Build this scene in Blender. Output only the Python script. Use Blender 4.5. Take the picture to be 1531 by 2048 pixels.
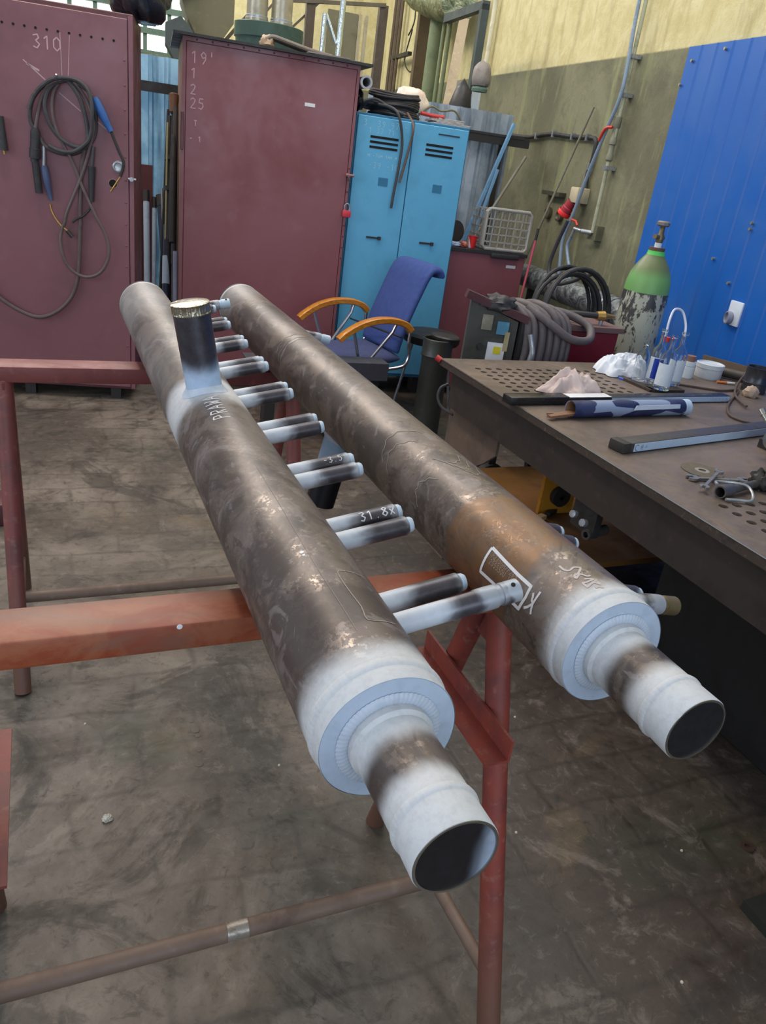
import bpy, bmesh, math, random
from mathutils import Vector, Matrix, noise as mnoise
random.seed(7)
D = bpy.data
SC = bpy.context.scene
COL = SC.collection
for o in list(D.objects): D.objects.remove(o)
PI = math.pi

# ------------------------------------------------------------------ camera
# floor is z = 0, the headers run along Y, the trestle beams along X, metres
F_PX, YAW = 1541.0, math.radians(25.5)
VPX, VPY = 296.0 - 765.5, 4360.0 - 1024.0
dv = math.hypot(VPX, VPY)
pitch = math.atan2(F_PX, dv)
fw = Vector((math.sin(YAW), math.cos(YAW), 0)); rt = Vector((math.cos(YAW), -math.sin(YAW), 0)); up = Vector((0, 0, 1))
Fv = fw*math.cos(pitch) - up*math.sin(pitch)
Uv = fw*math.sin(pitch) + up*math.cos(pitch)
roll = math.atan2(-VPX, VPY)
right = rt*math.cos(roll) + Uv*math.sin(roll)
upc = -rt*math.sin(roll) + Uv*math.cos(roll)
cam = D.cameras.new('camera'); camo = D.objects.new('camera', cam); COL.objects.link(camo)
cam.sensor_fit = 'VERTICAL'; cam.sensor_height = 36.0; cam.lens = 36.0*F_PX/2048.0
cam.clip_start = 0.05; cam.clip_end = 60
camo.matrix_world = Matrix(((right.x, upc.x, -Fv.x, 0), (right.y, upc.y, -Fv.y, 0), (right.z, upc.z, -Fv.z, 1.6), (0, 0, 0, 1)))
SC.camera = camo

# ------------------------------------------------------------------ light
SC.view_settings.view_transform = 'Standard'; SC.view_settings.look = 'None'
SC.view_settings.gamma = 1.0; SC.view_settings.exposure = 0.0; SC.view_settings.use_curve_mapping = False
W = D.worlds.new('world'); SC.world = W; W.use_nodes = True
W.node_tree.nodes['Background'].inputs[0].default_value = (0.80, 0.88, 1.0, 1)
W.node_tree.nodes['Background'].inputs[1].default_value = 0.55
def area(name, loc, target, sx, sy, power, colr):
    l = D.lights.new(name, 'AREA'); l.shape = 'RECTANGLE'; l.size = sx; l.size_y = sy; l.energy = power; l.color = colr
    o = D.objects.new(name, l); COL.objects.link(o); o.location = loc
    o.rotation_euler = (Vector(target) - Vector(loc)).to_track_quat('-Z', 'Y').to_euler()
    return o
area('roof_lamp', (-0.3, 6.3, 5.0), (-0.3, 6.3, 0), 0.5, 6.0, 170, (1.0, 0.84, 0.66))
area('roof_lamp', (2.6, 4.2, 5.2), (2.2, 4.6, 0.8), 4.0, 3.0, 150, (1.0, 0.97, 0.92))
area('roof_lamp', (0.6, 9.6, 5.2), (1.2, 9.0, 0.8), 4.0, 2.5, 260, (1.0, 0.98, 0.94))
area('daylight_window', (0.6, -5.0, 2.4), (0.8, 1.5, 0.9), 7.0, 3.0, 195, (0.70, 0.84, 1.0))
area('daylight_window', (-5.5, 2.0, 2.8), (1.5, 3.5, 0.9), 5.0, 2.4, 120, (0.85, 0.93, 1.0))

# ------------------------------------------------------------------ materials
def lin(c):
    return tuple(((v/255.0)/12.92 if v/255.0 <= 0.04045 else ((v/255.0+0.055)/1.055)**2.4) for v in c) + (1.0,)
class Mat:
    def __init__(s, name, rough=0.6, metal=0.0, space='obj'):
        s.m = D.materials.new(name); s.m.use_nodes = True; s.t = s.m.node_tree; s.b = s.t.nodes['Principled BSDF']
        s.b.inputs['Roughness'].default_value = rough; s.b.inputs['Metallic'].default_value = metal
        if space == 'obj': s.co = s.t.nodes.new('ShaderNodeTexCoord').outputs['Object']
        else: s.co = s.t.nodes.new('ShaderNodeNewGeometry').outputs['Position']
        s.sep = None
    def link(s, a, b): s.t.links.new(a, b)
    def val(s, sock, v):
        if isinstance(v, (int, float)): sock.default_value = v
        elif isinstance(v, tuple): sock.default_value = v
        else: s.link(v, sock)
    def mapped(s, scale=(1, 1, 1), rot=(0, 0, 0), loc=(0, 0, 0)):
        n = s.t.nodes.new('ShaderNodeMapping'); s.link(s.co, n.inputs[0])
        n.inputs['Scale'].default_value = scale; n.inputs['Rotation'].default_value = rot; n.inputs['Location'].default_value = loc
        return n.outputs[0]
    def noise(s, scale=5, detail=6, rough=0.6, dist=0.0, vec=None):
        n = s.t.nodes.new('ShaderNodeTexNoise'); s.link(vec or s.co, n.inputs['Vector'])
        n.inputs['Scale'].default_value = scale; n.inputs['Detail'].default_value = detail
        n.inputs['Roughness'].default_value = rough; n.inputs['Distortion'].default_value = dist
        return n.outputs['Fac']
    def rng(s, v, a, b, c=0.0, d=1.0, smooth=True):
        n = s.t.nodes.new('ShaderNodeMapRange'); n.interpolation_type = 'SMOOTHSTEP' if smooth else 'LINEAR'
        s.val(n.inputs[0], v); n.inputs[1].default_value = a; n.inputs[2].default_value = b
        n.inputs[3].default_value = c; n.inputs[4].default_value = d
        return n.outputs[0]
    def math(s, op, a, b=0.0):
        n = s.t.nodes.new('ShaderNodeMath'); n.operation = op; s.val(n.inputs[0], a); s.val(n.inputs[1], b); return n.outputs[0]
    def mix(s, f, a, b):
        n = s.t.nodes.new('ShaderNodeMix'); n.data_type = 'RGBA'; s.val(n.inputs[0], f)
        s.val(n.inputs[6], a); s.val(n.inputs[7], b); return n.outputs[2]
    def axis(s, i, src=None):
        n = s.t.nodes.new('ShaderNodeSeparateXYZ'); s.link(src or s.co, n.inputs[0]); return n.outputs[i]
    def band(s, coord, c, hw, feather):          # 1 inside |coord-c|<hw, fading over feather
        d = s.math('ABSOLUTE', s.math('SUBTRACT', coord, c))
        return s.rng(d, hw, hw+feather, 1.0, 0.0)
    def color(s, c): s.val(s.b.inputs['Base Color'], c); return s
    def rough(s, c): s.val(s.b.inputs['Roughness'], c); return s
    def metal(s, c): s.val(s.b.inputs['Metallic'], c); return s
    def bump(s, h, strength=0.3, dist=0.002):
        n = s.t.nodes.new('ShaderNodeBump'); n.inputs['Strength'].default_value = strength; n.inputs['Distance'].default_value = dist
        s.link(h, n.inputs['Height']); s.link(n.outputs[0], s.b.inputs['Normal']); return s

def worn(name, base, dark=None, light=None, scale=6, dirt=0.5, wear=0.3, rough=0.6, metal=0.0, bump=0.15, stretch=(1, 1, 1)):
    m = Mat(name, rough, metal)
    v = m.mapped(stretch)
    base = lin(base); dark = lin(dark) if dark else tuple(c*0.45 for c in base[:3])+(1,)
    light = lin(light) if light else tuple(min(1, c*1.6+0.02) for c in base[:3])+(1,)
    n1 = m.noise(scale, 8, 0.65, 0.3, v); n2 = m.noise(scale*4.3, 5, 0.6, 0.0, v)
    c = m.mix(m.math('MULTIPLY', m.rng(n1, 0.48, 0.72), dirt), base, dark)
    c = m.mix(m.math('MULTIPLY', m.rng(n2, 0.56, 0.72), wear), c, light)
    m.color(c); m.rough(m.rng(n1, 0.3, 0.7, max(0.05, rough-0.12), min(1, rough+0.15)))
    if bump: m.bump(n2, bump)
    return m.m
def plain(name, c, rough=0.5, metal=0.0, alpha=None):
    m = Mat(name, rough, metal); n = m.noise(14, 4, 0.6)
    cc = lin(c); m.color(m.mix(m.rng(n, 0.35, 0.7, 0.0, 0.35), cc, tuple(v*0.7 for v in cc[:3])+(1,)))
    return m.m

def header_mat(name, white, rust=None, seed=0.0, tint=(104, 92, 86)):
    # white: list of (y centre, half width, feather, strength)
    m = Mat(name, 0.42, 0.35)
    v = m.mapped((1, 1, 1), loc=(seed, seed, 0)); y = m.axis(1)
    n1 = m.noise(5.0, 9, 0.65, 1.2, v); n2 = m.noise(22, 8, 0.7, 0.6, v); n3 = m.noise(90, 6, 0.7, 0.0, v)
    nst = m.noise(3.0, 6, 0.6, 0.4, m.mapped((2.5, 0.8, 2.5), loc=(seed+3, 0, 0)))
    dark, mid, lite = lin((68, 58, 54)), lin(tint), lin((150, 138, 130))
    c = m.mix(m.rng(n1, 0.44, 0.56), lin((78, 68, 64)), mid)
    nb = m.noise(8.5, 7, 0.62, 2.2, m.mapped((1.2, 0.8, 1.2), loc=(seed+7, 1, 0)))
    c = m.mix(m.math('MULTIPLY', m.rng(nb, 0.57, 0.60), 0.75), c, lin((70, 60, 57)))
    c = m.mix(m.math('MULTIPLY', m.rng(nb, 0.43, 0.38), 0.55), c, lin((134, 126, 126)))
    c = m.mix(m.math('MULTIPLY', m.rng(nst, 0.5, 0.66), 0.65), c, lin((132, 120, 112)))
    c = m.mix(m.math('MULTIPLY', m.rng(n2, 0.54, 0.66), 0.55), c, dark)
    flake = m.rng(m.math('ADD', m.math('MULTIPLY', n3, 0.6), m.math('MULTIPLY', n2, 0.5)), 0.57, 0.61)
    fz = m.math('MULTIPLY', m.math('MULTIPLY', flake, m.rng(n1, 0.42, 0.6, 0.1, 1.0)), m.rng(y, 0.95, 1.6, 0.7, 0.08))
    c = m.mix(fz, c, lite)
    if rust:
        for (cy, hw, ft, st) in rust:
            rm = m.math('MULTIPLY', m.rng(m.math('ADD', m.math('ABSOLUTE', m.math('SUBTRACT', y, cy)), m.math('MULTIPLY', n1, 0.12)), hw+0.06, hw+0.06+ft, 1.0, 0.0), st)
            c = m.mix(m.math('MULTIPLY', rm, m.rng(m.noise(38, 8, 0.7, 0.0, v), 0.33, 0.6, 0.5, 1.0)), c, lin((128, 92, 58)))
    w = None
    for (cy, hw, ft, st) in white:
        d = m.math('ADD', m.math('ABSOLUTE', m.math('SUBTRACT', y, cy)), m.math('MULTIPLY', m.math('SUBTRACT', n1, 0.5), 0.16*min(1, ft*8)))
        k = m.math('MULTIPLY', m.rng(d, hw, hw+ft, 1.0, 0.0), st)
        w = k if w is None else m.math('MAXIMUM', w, k)
    w = m.math('MULTIPLY', w, m.rng(n3, 0.25, 0.6, 0.82, 1.0))
    c = m.mix(w, c, lin((205, 207, 210)))
    m.color(c)
    m.metal(m.math('MULTIPLY', m.math('SUBTRACT', 1.0, w), m.math('ADD', 0.30, m.math('MULTIPLY', fz, 0.6))))
    m.rough(m.mix(w, m.mix(fz, (0.45,)*3+(1,), (0.25,)*3+(1,)), (0.62,)*3+(1,)))
    m.bump(m.math('ADD', m.math('MULTIPLY', n2, 0.4), fz), 0.25, 0.0012)
    return m.m
def stub_mat(name, ax, white, dark=(82, 78, 84), wc=(205, 212, 222), rough=0.36, metal=0.35, wob=0.05):
    m = Mat(name, rough, metal)
    pos = m.t.nodes.new('ShaderNodeNewGeometry').outputs['Position']
    n1 = m.noise(9, 4, 0.6, 0.5, pos); n2 = m.noise(60, 6, 0.7, 0.0, pos)
    x = m.axis(ax); w = None
    for (c0, hw, ft, st) in white:
        d = m.math('ADD', m.math('ABSOLUTE', m.math('SUBTRACT', x, c0)), m.math('MULTIPLY', m.math('SUBTRACT', n1, 0.5), wob*2))
        k = m.math('MULTIPLY', m.rng(d, hw, hw+ft, 1.0, 0.0), st)
        w = k if w is None else m.math('MAXIMUM', w, k)
    w = m.math('MULTIPLY', w, m.rng(n2, 0.2, 0.6, 0.85, 1.0))
    base = m.mix(m.rng(n2, 0.35, 0.65), lin(dark), tuple(v*0.72 for v in lin(dark)[:3])+(1,))
    m.color(m.mix(w, base, lin(wc)))
    m.metal(m.math('MULTIPLY', m.math('SUBTRACT', 1.0, w), metal))
    m.rough(m.rng(w, 0, 1, rough, 0.5))
    return m.m

# ------------------------------------------------------------------ geometry helpers
def cr(pts, n=6, closed=False):
    P = [Vector(p) for p in pts]; out = []
    if len(P) < 3: return P
    N = len(P); segs = N if closed else N-1
    for i in range(segs):
        if closed: a, b, c, d = P[(i-1) % N], P[i], P[(i+1) % N], P[(i+2) % N]
        else: a, b, c, d = P[max(i-1, 0)], P[i], P[i+1], P[min(i+2, N-1)]
        for k in range(n):
            t = k/n
            out.append(0.5*((2*b)+(c-a)*t+(2*a-5*b+4*c-d)*t*t+(-a+3*b-3*c+d)*t*t*t))
    if not closed: out.append(P[-1])
    return out
def frame(d):
    d = Vector(d).normalized(); a = Vector((0, 0, 1)) if abs(d.z) < 0.9 else Vector((1, 0, 0))
    u = d.cross(a).normalized(); return u, u.cross(d).normalized()*-1
class B:
    def __init__(s): s.bm = bmesh.new()
    def box(s, c, size, rot=None, M=None):
        M = M or Matrix.Identity(4)
        L = Matrix.Translation(Vector(c)) @ (rot.to_4x4() if rot else Matrix.Identity(4)) @ Matrix.Diagonal((size[0], size[1], size[2], 1))
        bmesh.ops.create_cube(s.bm, size=1.0, matrix=M @ L); return s
    def bb(s, x0, y0, z0, x1, y1, z1, M=None):
        return s.box(((x0+x1)/2, (y0+y1)/2, (z0+z1)/2), (abs(x1-x0), abs(y1-y0), abs(z1-z0)), M=M)
    def bar(s, p0, p1, w, h, roll=0.0, updir=None):
        p0 = Vector(p0); p1 = Vector(p1); d = (p1-p0); L = d.length; d.normalize()
        upv = Vector(updir) if updir else (Vector((0, 0, 1)) if abs(d.z) < 0.95 else Vector((0, 1, 0)))
        u = d.cross(upv).normalized(); v = u.cross(d).normalized()
        R = Matrix((u, d, v)).transposed()
        if roll: R = R @ Matrix.Rotation(roll, 3, 'Y')
        return s.box((p0+p1)/2, (w, L, h), rot=R)
    def cyl(s, p0, p1, r0, r1=None, seg=24, cap=True):
        r1 = r0 if r1 is None else r1
        p0 = Vector(p0); p1 = Vector(p1); u, v = frame(p1-p0); ra, rb = [], []
        for i in range(seg):
            a = 2*PI*i/seg; q = u*math.cos(a)+v*math.sin(a)
            ra.append(s.bm.verts.new(p0+q*r0)); rb.append(s.bm.verts.new(p1+q*r1))
        for i in range(seg): s.bm.faces.new((ra[i], ra[(i+1) % seg], rb[(i+1) % seg], rb[i]))
        if cap: s.bm.faces.new(ra); s.bm.faces.new(rb)
        return s
    def tube(s, pts, r, seg=8, cap=True, closed=False, smooth=0, rf=None):
        P = cr(pts, smooth, closed) if smooth else [Vector(p) for p in pts]
        N = len(P); rings = []; u = None
        for i, p in enumerate(P):
            if closed: t = P[(i+1) % N]-P[i-1]
            else: t = P[min(i+1, N-1)]-P[max(i-1, 0)]
            if t.length < 1e-9: t = Vector((0, 0, 1))
            t.normalize()
            if u is None: u, _ = frame(t)
            else:
                u = (u - t*u.dot(t))
                if u.length < 1e-6: u, _ = frame(t)
                u.normalize()
            v = t.cross(u); rr = rf(i/(N-1)) if rf else r
            rings.append([s.bm.verts.new(p+(u*math.cos(2*PI*k/seg)+v*math.sin(2*PI*k/seg))*rr) for k in range(seg)])
        for i in range(N if closed else N-1):
            a, b = rings[i], rings[(i+1) % N]
            for k in range(seg): s.bm.faces.new((a[k], a[(k+1) % seg], b[(k+1) % seg], b[k]))
        if cap and not closed: s.bm.faces.new(rings[0]); s.bm.faces.new(rings[-1])
        return s
    def lathe(s, prof, o=(0, 0, 0), ax=(0, 0, 1), seg=32, mod=None):   # prof: (dist along axis, radius)
        o = Vector(o); ax = Vector(ax).normalized(); u, v = frame(ax); rings = []
        for (h, r) in prof:
            if r < 1e-6: rings.append([s.bm.verts.new(o+ax*h)])
            else:
                R = []
                for k in range(seg):
                    a = 2*PI*k/seg; rr = r*(mod(a, h) if mod else 1)
                    R.append(s.bm.verts.new(o+ax*h+(u*math.cos(a)+v*math.sin(a))*rr))
                rings.append(R)
        for a, b in zip(rings[:-1], rings[1:]):
            for k in range(seg):
                k2 = (k+1) % seg
                if len(a) == 1 and len(b) == 1: continue
                if len(a) == 1: s.bm.faces.new((a[0], b[k2], b[k]))
                elif len(b) == 1: s.bm.faces.new((a[k], a[k2], b[0]))
                else: s.bm.faces.new((a[k], a[k2], b[k2], b[k]))
        return s
    def prism(s, poly, d):                    # poly 3D points, extruded by vector d
        d = Vector(d); a = [s.bm.verts.new(Vector(p)) for p in poly]; b = [s.bm.verts.new(Vector(p)+d) for p in poly]
        s.bm.faces.new(a); s.bm.faces.new(b[::-1]); n = len(a)
        for i in range(n): s.bm.faces.new((a[i], b[i], b[(i+1) % n], a[(i+1) % n]))
        return s
    def weld(s, c, ax, R, r, n=70, rip=0.25, half=1.0):   # rippled weld bead round an axis
        c = Vector(c); ax = Vector(ax).normalized(); u, v = frame(ax); N = n*4; rings = []
        for i in range(N):
            a = 2*PI*i/N; q = u*math.cos(a)+v*math.sin(a); rr = r*(1+rip*(((i % 4)/4.0)-0.4))
            rings.append([s.bm.verts.new(c+q*(R+rr*math.cos(2*PI*k/8))+ax*(rr*half*math.sin(2*PI*k/8))) for k in range(8)])
        for i in range(N):
            a, b = rings[i], rings[(i+1) % N]
            for k in range(8): s.bm.faces.new((a[k], a[(k+1) % 8], b[(k+1) % 8], b[k]))
        return s
    def grid(s, f, nu, nv, thick=0.0):          # surface from f(u,v) in 0..1
        V = [[s.bm.verts.new(Vector(f(i/nu, j/nv))) for j in range(nv+1)] for i in range(nu+1)]
        for i in range(nu):
            for j in range(nv): s.bm.faces.new((V[i][j], V[i+1][j], V[i+1][j+1], V[i][j+1]))
        if thick: 
            s.bm.normal_update(); bmesh.ops.solidify(s.bm, geom=s.bm.faces[:], thickness=thick)
        return s
    def ribbon(s, pts, nrm, w, lift=0.0):    # flat mark: pts and normals per point
        P = [Vector(p) for p in pts]; N = len(P)
        if N < 2: return s
        prev = None
        for i, p in enumerate(P):
            t = (P[min(i+1, N-1)]-P[max(i-1, 0)])
            if t.length < 1e-9: continue
            t.normalize(); n = Vector(nrm(p)) if callable(nrm) else Vector(nrm); n.normalize()
            q = t.cross(n).normalized()*w/2
            a = s.bm.verts.new(p+n*lift+q); b = s.bm.verts.new(p+n*lift-q)
            if prev: s.bm.faces.new((prev[0], prev[1], b, a))
            prev = (a, b)
        return s
    def bevel(s, w, seg=2):
        bmesh.ops.bevel(s.bm, geom=[e for e in s.bm.edges], offset=w, segments=seg, affect='EDGES', profile=0.5, clamp_overlap=True); return s
    def jitter(s, a, sc=5.0):
        for v in s.bm.verts: v.co += mnoise.noise_vector(v.co*sc)*a
        return s
    def done(s, name, mat, parent=None, smooth=True, ang=35, inv=True, loc=None, rot=None):
        if s.bm.faces: bmesh.ops.recalc_face_normals(s.bm, faces=s.bm.faces[:])
        me = D.meshes.new(name); s.bm.to_mesh(me); s.bm.free()
        if smooth:
            me.polygons.foreach_set('use_smooth', [True]*len(me.polygons)); me.set_sharp_from_angle(angle=math.radians(ang))
        me.materials.append(mat); o = D.objects.new(name, me); COL.objects.link(o)
        if loc is not None: o.location = loc
        if rot is not None: o.rotation_euler = rot
        if parent:
            o.parent = parent
            if inv: o.matrix_parent_inverse = parent.matrix_basis.inverted()
        return o
def tag(o, label, cat, group=None, kind=None):
    o['label'] = label; o['category'] = cat
    if group: o['group'] = group
    if kind: o['kind'] = kind
    return o
def thing(name, label, cat, loc=(0, 0, 0), rz=0.0, group=None):
    o = D.objects.new(name, None); o.empty_display_size = 0.05; COL.objects.link(o); o.location = loc; o.rotation_euler = (0, 0, rz)
    return tag(o, label, cat, group)
def struct(o): o['kind'] = 'structure'; return o
A7 = math.radians(7.2); EX = Vector((math.cos(A7), -math.sin(A7), 0)); EY = Vector((math.sin(A7), math.cos(A7), 0))
def RM(u, v, z): return EX*u+EY*v+Vector((0, 0, z))
def rthing(name, label, cat, u, v, z=0.0, group=None, extra=0.0):   # room-aligned thing, children use local coordinates
    return thing(name, label, cat, RM(u, v, z), -A7+extra, group)

GL = {'0': [[(.3, 1), (.05, .75), (.05, .25), (.3, 0), (.55, .25), (.55, .75), (.3, 1)]], '1': [[(.1, .75), (.35, 1), (.35, 0)]],
      '2': [[(.05, .8), (.3, 1), (.55, .8), (.4, .45), (.05, 0), (.6, 0)]], '3': [[(.05, .9), (.4, 1), (.5, .75), (.25, .55), (.55, .3), (.35, 0), (.05, .1)]],
      '4': [[(.4, 0), (.4, 1), (.05, .35), (.6, .35)]], '5': [[(.55, 1), (.15, 1), (.1, .6), (.45, .6), (.55, .3), (.35, 0), (.05, .1)]],
      '6': [[(.5, 1), (.15, .6), (.05, .25), (.3, 0), (.55, .25), (.35, .5), (.08, .35)]], '7': [[(.05, 1), (.55, 1), (.25, 0)]],
      '8': [[(.3, .55), (.08, .78), (.3, 1), (.52, .78), (.3, .55), (.03, .25), (.3, 0), (.57, .25), (.3, .55)]], '9': [[(.5, .6), (.25, .5), (.08, .75), (.3, 1), (.52, .8), (.5, .4), (.25, 0)]],
      'P': [[(.1, 0), (.1, 1), (.5, .9), (.5, .6), (.1, .5)]], 'R': [[(.1, 0), (.1, 1), (.5, .9), (.5, .6), (.1, .5)], [(.2, .5), (.55, 0)]],
      'A': [[(0, 0), (.3, 1), (.6, 0)], [(.12, .4), (.48, .4)]], 'W': [[(0, 1), (.15, 0), (.3, .7), (.45, 0), (.6, 1)]], 'x': [[(.05, .6), (.5, 0)], [(.5, .65), (.05, 0)]],
      '.': [[(.25, .05), (.32, .0)]], '-': [[(.1, .5), (.5, .5)]], '/': [[(.1, 0), (.5, 1)]], 'G': [[(.55, .85), (.3, 1), (.05, .5), (.3, 0), (.55, .2), (.55, .45), (.35, .45)]],
      'H': [[(.05, 0), (.05, 1)], [(.55, 0), (.55, 1)], [(.05, .5), (.55, .5)]], 'U': [[(.05, 1), (.05, .2), (.3, 0), (.55, .2), (.55, 1)]], "'": [[(.2, 1.1), (.2, .7)]],
      'B': [[(.1, 0), (.1, 1), (.45, .85), (.1, .55), (.55, .3), (.1, 0)]], 'T': [[(.3, 0), (.3, 1)], [(0, 1), (.6, 1)]], 'I': [[(.3, 0), (.3, 1)]], 'L': [[(.1, 1), (.1, 0), (.5, 0)]],
      'M': [[(0, 0), (.05, 1), (.3, .4), (.55, 1), (.6, 0)]], 'O': [[(.3, 1), (.05, .5), (.3, 0), (.55, .5), (.3, 1)]], 'K': [[(.1, 0), (.1, 1)], [(.55, 1), (.1, .5), (.55, 0)]], ' ': []}
def write(b, text, fmap, h, w, adv=0.78, nrm=None, sub=4):   # fmap(x along, y up) -> point
    x = 0.0
    for ch in text:
        for st in GL.get(ch, []):
            pts = []
            for (p, q) in zip(st[:-1], st[1:]):
                for k in range(sub): t = k/sub; pts.append((p[0]+(q[0]-p[0])*t, p[1]+(q[1]-p[1])*t))
            pts.append(st[-1])
            b.ribbon([fmap(x+p[0]*h, p[1]*h) for p in pts], nrm, w)
        x += h*adv
    return b
G = {"rect_r":[[0.6338,0.9126,1.0637],[0.6193,0.9115,1.0224],[0.6197,0.8713,1.0242],[0.62,0.8319,1.0246],[0.6202,0.7958,1.0242],[0.6252,0.7923,1.0456],[0.6331,0.7955,1.0616],[0.6326,0.8316,1.0611],[0.633,0.8698,1.0621],[0.6338,0.9126,1.0637]],"k1":[[0.6354,0.7748,1.0648],[0.6303,0.774,1.0565],[0.6257,0.7736,1.0468],[0.6233,0.7714,1.0396],[0.6216,0.7678,1.0326]],"k2":[[0.6309,0.7843,1.0578],[0.6286,0.7803,1.0533],[0.6267,0.7786,1.0491],[0.6257,0.7736,1.0468]],"k3":[[0.6214,0.7862,1.0322],[0.6228,0.7796,1.0378],[0.6251,0.7746,1.0451]],"s1":[[0.6722,0.793,1.0944],[0.6722,0.7829,1.0943],[0.6742,0.7774,1.0951],[0.6783,0.7751,1.0966],[0.6867,0.7783,1.0989],[0.6955,0.7729,1.1003]],"s2":[[0.694,0.772,1.1001],[0.6838,0.7629,1.0981],[0.6772,0.7618,1.0962],[0.6752,0.7545,1.0954],[0.6842,0.7598,1.0982],[0.6908,0.7507,1.0996],[0.6956,0.7516,1.1003]],"s3":[[0.6827,0.7469,1.0978],[0.6939,0.7411,1.1001],[0.6807,0.7392,1.0972],[0.6762,0.7406,1.0958],[0.6763,0.7279,1.0958]],"s4":[[0.6766,0.7296,1.0959],[0.6888,0.7338,1.0992],[0.6948,0.7263,1.1002],[0.6953,0.7338,1.1002]],"s5":[[0.6838,0.7219,1.0981],[0.6898,0.7226,1.0994],[0.6934,0.7176,1.1]],"rect_l":[[0.3794,0.8251,1.0845],[0.3654,0.8251,1.0928],[0.3521,0.8241,1.0977],[0.3376,0.8195,1.1004],[0.3367,0.7756,1.1005],[0.339,0.7347,1.1003],[0.3363,0.7056,1.1005],[0.3597,0.7052,1.0952],[0.3756,0.7079,1.0871]],"scratch":[[0.3182,1.1941,1.1001],[0.3173,1.0298,1.0999],[0.3147,0.8356,1.0995],[0.3159,0.7542,1.0997],[0.316,0.6867,1.0997]],"L_loopA":[[-0.4977,1.491],[-0.521,1.523],[-0.5222,1.576],[-0.5028,1.639],[-0.4641,1.692],[-0.4133,1.729],[-0.3584,1.745],[-0.3035,1.746],[-0.2586,1.733],[-0.22,1.704],[-0.1966,1.642],[-0.1937,1.576],[-0.1997,1.512],[-0.22,1.464],[-0.2547,1.432],[-0.2974,1.404],[-0.3451,1.391],[-0.401,1.395],[-0.4469,1.412],[-0.4692,1.432],[-0.4743,1.454]],"L_loopB":[[-0.4977,1.5],[-0.4794,1.582],[-0.4571,1.658],[-0.4133,1.716],[-0.3584,1.741],[-0.3035,1.74],[-0.2637,1.707],[-0.2333,1.659],[-0.2119,1.604],[-0.2037,1.547],[-0.215,1.483],[-0.2413,1.388],[-0.2729,1.291],[-0.3147,1.191],[-0.3573,1.09],[-0.3696,1.04],[-0.3849,1.005],[-0.398,0.94],[-0.3869,0.855],[-0.3594,0.797],[-0.3157,0.76],[-0.2658,0.748],[-0.2099,0.765],[-0.1682,0.806],[-0.1417,0.87],[-0.1407,0.942],[-0.1641,1.014],[-0.2017,1.084],[-0.2343,1.154],[-0.2749,1.243],[-0.3186,1.355],[-0.3665,1.445],[-0.392,1.505],[-0.4073,1.569],[-0.4082,1.635],[-0.3971,1.688],[-0.3726,1.73]],"L_loopC":[[-0.331,1.749],[-0.3859,1.728],[-0.4235,1.689],[-0.4428,1.63],[-0.4387,1.574],[-0.4184,1.519],[-0.3837,1.475],[-0.3431,1.448],[-0.2963,1.434],[-0.2586,1.445],[-0.2343,1.48],[-0.2362,1.543],[-0.2486,1.613],[-0.2698,1.676],[-0.3045,1.727],[-0.331,1.749]],"L_drop":[[-0.2547,1.423],[-0.2719,1.338],[-0.28,1.243],[-0.2892,1.098],[-0.2882,1.065],[-0.2943,0.966],[-0.3004,0.864],[-0.3106,0.76],[-0.3288,0.68],[-0.3624,0.609],[-0.4204,0.545],[-0.4926,0.501],[-0.5638,0.492],[-0.642,0.52],[-0.6991,0.552],[-0.7448,0.584],[-0.8364,0.658]],"L_t2":[[-0.3492,1.746],[-0.281,1.752],[-0.2311,1.72],[-0.2048,1.689]],"L_pts":{"h1a":[-0.1956,1.686],"h1b":[-0.1468,1.591],"h1c":[-0.1142,1.532],"n1":[-0.0777,1.445],"n2":[-0.0523,1.383],"n3":[-0.0695,1.311],"n4":[-0.1225,1.228],"conn0":[-0.4977,1.5],"conn1":[-0.5098,1.354],"conn2":[-0.4967,1.175],"bh0":[-0.4661,1.319],"bh1":[-0.452,1.222],"bh2":[-0.4367,1.144],"sp0":[-0.46,1.424],"dh0":[-0.219,1.344],"dh1":[-0.2241,1.163],"sp1":[-0.2068,1.447],"lock":[-0.0817,1.359],"hole":[-0.1123,1.268],"handle":[-0.0187,1.303],"lc0":[-0.6666,1.535],"lc1":[-0.6644,1.371]},"L_neck":[[-0.4447,1.125],[-0.4387,1.092],[-0.4214,1.055],[-0.3898,1.015],[-0.3614,0.993],[-0.3329,0.961]],"L_neck2":[[-0.2292,1.159],[-0.2374,1.12],[-0.27,1.084],[-0.3055,1.063],[-0.33,1.041]],"L_scr":[[[-0.5469,1.816],[-0.437,1.732]],[[-0.377,1.686],[-0.2711,1.611]],[[-0.1969,1.578],[-0.1277,1.53]],[[-0.3607,1.966],[-0.3586,1.757]],[[-0.3138,1.973],[-0.3291,1.761]]],"L_holes":[[-0.6367,1.969],[-0.5837,1.969],[-0.5309,1.969],[-0.478,1.968],[-0.424,1.968],[-0.3703,1.968],[-0.3164,1.968],[-0.2624,1.967],[-0.2075,1.967],[-0.1516,1.967],[-0.0967,1.967]]}
HRUN = [[3.217, 4.559, 1.374], [3.228, 4.644, 1.205], [3.233, 4.684, 1.067], [3.225, 4.625, 0.976], [3.21, 4.508, 0.97], [3.186, 4.318, 1.022], [3.172, 4.206, 1.07], [3.158, 4.094, 1.104]]

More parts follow.
